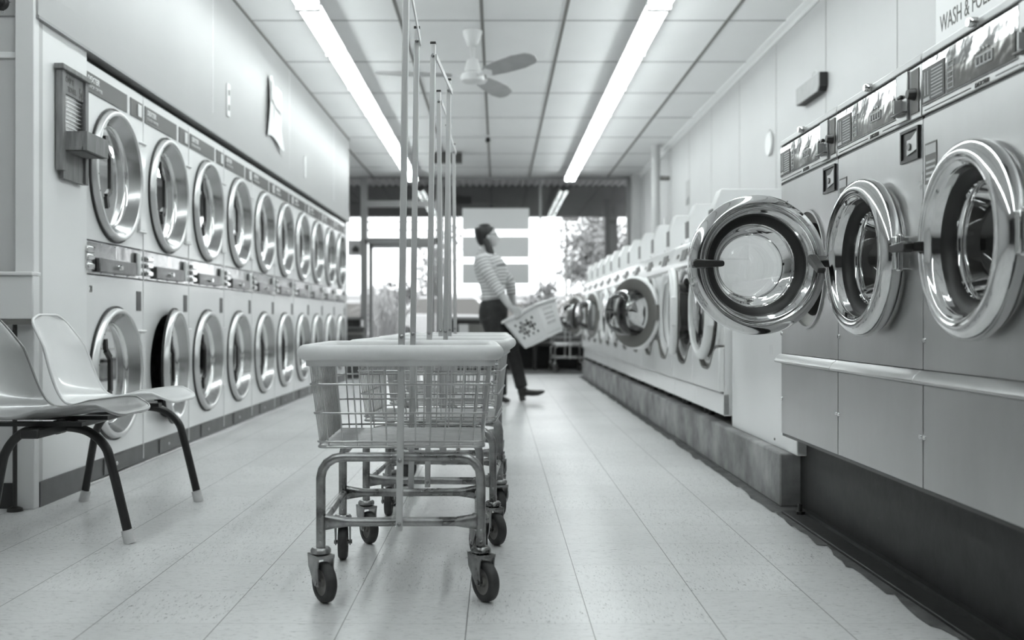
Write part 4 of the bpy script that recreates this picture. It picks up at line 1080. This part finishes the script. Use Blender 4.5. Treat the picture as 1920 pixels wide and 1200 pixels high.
# ------------------------------------------------------------------ bits in front of the window
t = thing('waste_bin', 'dark round bin standing at the far end of the dryers', 'bin', (fx(648, 11.0), 13.3, 0))
t.location = (fx(648, 13.3), 13.3, 0)
MB().lathe([(0, .0), (.19, .0), (.235, .62), (.25, .625), (.252, .65), (.236, .655), (.225, .62), (.18, .02), (0, .02)], n=36).build('tub', 'dwall', t)
MB().lathe([(.236, .56), (.24, .57), (.238, .58)], n=36).build('band', 'grey', t)
t = thing('window_bench', 'long black bench under the front window', 'bench', (1.0, YW-.55, 0))
MB().box(-1.75, .85, -.22, .30, .36, .42).build('bench_seat', 'black', t, bevel=.01)
MB().box(-1.75, .85, .26, .31, .42, .66).build('bench_back', 'dwall', t, bevel=.01)
for x in (-1.7, -.45, .8): MB().box(x-.02, x+.02, -.2, .28, 0, .36).build('leg', 'black', t)
for px, w, c, lab in ((870, .075, 'signback', 'pale box standing on the black bench under the window'), (893, .12, 'grey', 'mid grey box standing on the black bench beside the pale box')):
    t = thing('storage_box', lab, 'box', (fx(px, YW-.5), YW-.52, .42)); MB().box(-w, w, -.1, .1, 0, .245).build('carton', c, t, bevel=.006)
    MB().box(-w-.004, w+.004, -.104, .104, .225, .26).build('lid', c, t, bevel=.004)
t = thing('floor_mat', 'dark entrance mat along the window wall', 'mat', (-.3, 15.0, 0))
MB().box(-1.7, 2.3, -.72, .82, 0, .012).build('pile', 'dirt', t)
MB().box(-1.72, 2.32, -.74, .84, 0, .006).build('border', 'rubber', t)
for i, (y0, y1, nm) in enumerate(((391, 431, 'top'), (444, 483, 'middle'), (494.5, 532, 'lowest'))):
    t = thing('window_sign', 'grey back of a sign board in the window, %s of three behind the woman' % nm, 'sign', (fx(929.5, YW-.03), YW-.03, fz(y1)))
    hw = (992-867)/2*YW/1950; MB().box(-hw, hw, -.012, -.002, 0, fz(y0)-fz(y1)).build('board', 'signback', t, bevel=.002)
    MB().box(-hw, hw, -.014, -.012, fz(y0)-fz(y1)-.012, fz(y0)-fz(y1)).build('edge_strip', 'signback', t)
t = thing('hanging_shop_sign', 'small grey hanging sign with a dark lantern shape outside at the left', 'sign', (fx(667, 16.6), 16.6, fz(479, 16.6)))
MB().box(-.12, .12, -.02, .02, 0, .24).build('board', 'signback', t)
MB().prism([(-.05, .05), (.05, .05), (.05, .10), (.065, .10), (0, .16), (-.065, .10), (-.05, .10)], -.03, -.02, 'xz').build('emblem', 'dark', t)
for x in (-.1, .1): MB().cyl((x, 0, .24), (x, 0, 2.9-t.location.z+.06), .006, 8).build('hanger', 'dark', t)
# ------------------------------------------------------------------ outside
def leaves(mb, c, r, n, size, rnd, shell_=.5):
    c = Vector(c)
    for _ in range(n):
        d = Vector((rnd.gauss(0,1), rnd.gauss(0,1), rnd.gauss(0,1))).normalized(); k = rnd.uniform(shell_, 1)
        p = c + Vector((d.x*r[0]*k, d.y*r[1]*k, d.z*r[2]*k)); u = Vector((rnd.gauss(0,1), rnd.gauss(0,1), rnd.gauss(0,1))).normalized(); w = u.cross(d).normalized() if abs(u.dot(d)) < .98 else Vector((1,0,0)); s = size*rnd.uniform(.6, 1.3)
        mb.quad(p-u*s, p+w*s*.5, p+u*s, p-w*s*.5)
def tree(name, label, loc, trunk_h, blobs, n, size, m, seed, cat='tree'):
    t = thing(name, label, cat, loc); rnd = random.Random(seed)
    tk = MB(); tk.tube(smooth_path([(0,0,0), (.05, 0, trunk_h*.5), (0, .05, trunk_h)], 4), [.11]*4+[.09]*4+[.07], 10)
    for c, r in blobs: tk.tube([(0, 0, trunk_h*.8), c], [.05, .015], 6)
    tk.build('trunk', 'bark', t)
    f = MB(); tot = sum(r[0]*r[1]*r[2] for c, r in blobs)
    for c, r in blobs: leaves(f, c, r, int(n*r[0]*r[1]*r[2]/tot), size, rnd, .25)
    f.build('foliage', m, t); return t
tree('street_tree', 'leafy tree outside the right-hand window pane', (2.75, 30, -.06), 1.6, [((0,0,3.0),(1.15,1.1,1.0)), ((-.5,.2,2.2),(.75,.7,.6)), ((.5,0,2.1),(.9,.8,.7)), ((.2,.1,3.7),(.6,.6,.5)), ((1.2,0,2.9),(.8,.8,.8))], 4200, .085, 'leaf', 2)
tree('street_tree', 'thin pale tree outside behind the cart poles', (-1.9, 32, -.06), 1.4, [((0,0,2.6),(.9,.7,1.1)), ((.5,0,3.4),(.5,.5,.6)), ((-.3,0,1.7),(.7,.6,.6))], 900, .085, 'leaf', 4)
tree('garden_bush', 'dark bush outside the glass door behind the pale grass', (-2.15, 21, -.06), .5, [((0,0,1.2),(.42,.4,.45)), ((-.25,0,.7),(.4,.4,.4)), ((.35,0,1.35),(.2,.2,.25))], 1500, .05, 'bush', 6, 'bush')
tree('garden_bush', 'low hazy bush outside by the thin window mullion', (1.05, 28, -.06), .5, [((0,0,1.1),(.55,.4,.5)), ((.3,0,1.6),(.35,.3,.35))], 900, .07, 'leaf', 9, 'bush')
t = thing('ornamental_grass', 'pale clump of plume grass outside the glass door', 'plant', (fx(722, 18.3), 18.3, -.06)); rnd = random.Random(8); gm = MB()
for i in range(330):
    a = rnd.uniform(0, 2*PI); l = rnd.uniform(.7, 1.5); sp = rnd.uniform(.1, .55); b0 = Vector((rnd.gauss(0,.07), rnd.gauss(0,.07), 0)); d = Vector((math.cos(a), math.sin(a), 0)); w = Vector((-d.y, d.x, 0))*.010
    ps = [b0, b0+d*sp*.3+Vector((0,0,l*.6)), b0+d*sp*.75+Vector((0,0,l*.95)), b0+d*sp*1.25+Vector((0,0,l*.85))]
    vs = []
    for p, k_ in zip(ps, (1, 1, .8, .1)): vs += [p-w*k_, p+w*k_]
    gm._add(vs, [(0,1,3,2),(2,3,5,4),(4,5,7,6)])
gm.build('foliage', 'plume', t)
def car(label, loc, rz, m='carpaint'):
    t = thing('car', label, 'car', loc, rz)
    b = MB(); low_ = [(-2.15,.35),(-2.2,.55),(-2.12,.80),(-1.3,.92),(-.75,.95),(1.15,.98),(1.95,.92),(2.15,.78),(2.2,.5),(2.15,.33)]
    b.prism(low_, -.85, .85, 'xz'); b.build('body', m, t, bevel=.06)
    c = MB(); c.loft([[(x, y*s_, z) for x, y in ((-1.25+dx, -.78), (1.45-dx2, -.78), (1.45-dx2, .78), (-1.25+dx, .78))] for z, s_, dx, dx2 in ((.94, 1, 0, 0), (1.40, .82, .65, .45), (1.45, .75, .85, .6))]); c.build('cabin', 'glass_dark', t, bevel=.03)
    r = MB(); r.loft([[(x, y*s_, z) for x, y in ((-.62+dx, -.66), (1.02-dx, -.66), (1.02-dx, .66), (-.62+dx, .66))] for z, s_, dx in ((1.40, 1, 0), (1.47, .9, .08))]); r.build('roof', m, t, bevel=.02)
    for x in (-1.35, 1.35):
        for y in (-.82, .82):
            w = MB(); w.xf = Matrix.Translation((x, y, .32)) @ Matrix.Rotation(PI/2, 4, 'Z'); w.lathe([(0, -.1), (.2, -.11), (.32, -.1), (.32, .1), (.2, .11), (0, .1)], axis='x', n=24); w.build('wheel', 'rubber', t)
    return t
M['glass_dark'] = mat('car_glass', .12, .05)
car('pale car parked outside to the right of the woman', (2.3, 24, -.06), .1)
car('pale car parked outside behind the cart poles', (-1.2, 30, -.06), PI-.08)
t = thing('building', 'pale low building across the lot', 'building', (-3, 62, -.06)); 
MB().box(-40, 40, 0, 8, 0, 2.2).build('wall', 'building', t)
MB().box(-40.3, 40.3, -.3, 8.3, 2.2, 2.35).build('roof', 'signback', t)
for i in range(9): MB().box(-20+i*4.6, -18+i*4.6, -.05, .0, .8, 1.8).build('window', 'grey', t)
t = thing('lamp_post', 'thin dark lamp post outside beside the street tree', 'lamp post', (fx(1062, 27), 27, -.06))
MB().cyl((0,0,0), (0,0,3.4), .03, 10, .025).build('post', 'bark', t); MB().box(-.12, .3, -.06, .06, 3.38, 3.46).build('lamp_head', 'dark', t)
t = thing('low_planter', 'pale low planter wall outside under the window', 'wall', (0, 19.2, -.06))
MB().box(-.9, 6, 0, .3, 0, .66).build('wall', 'building', t, bevel=.01)
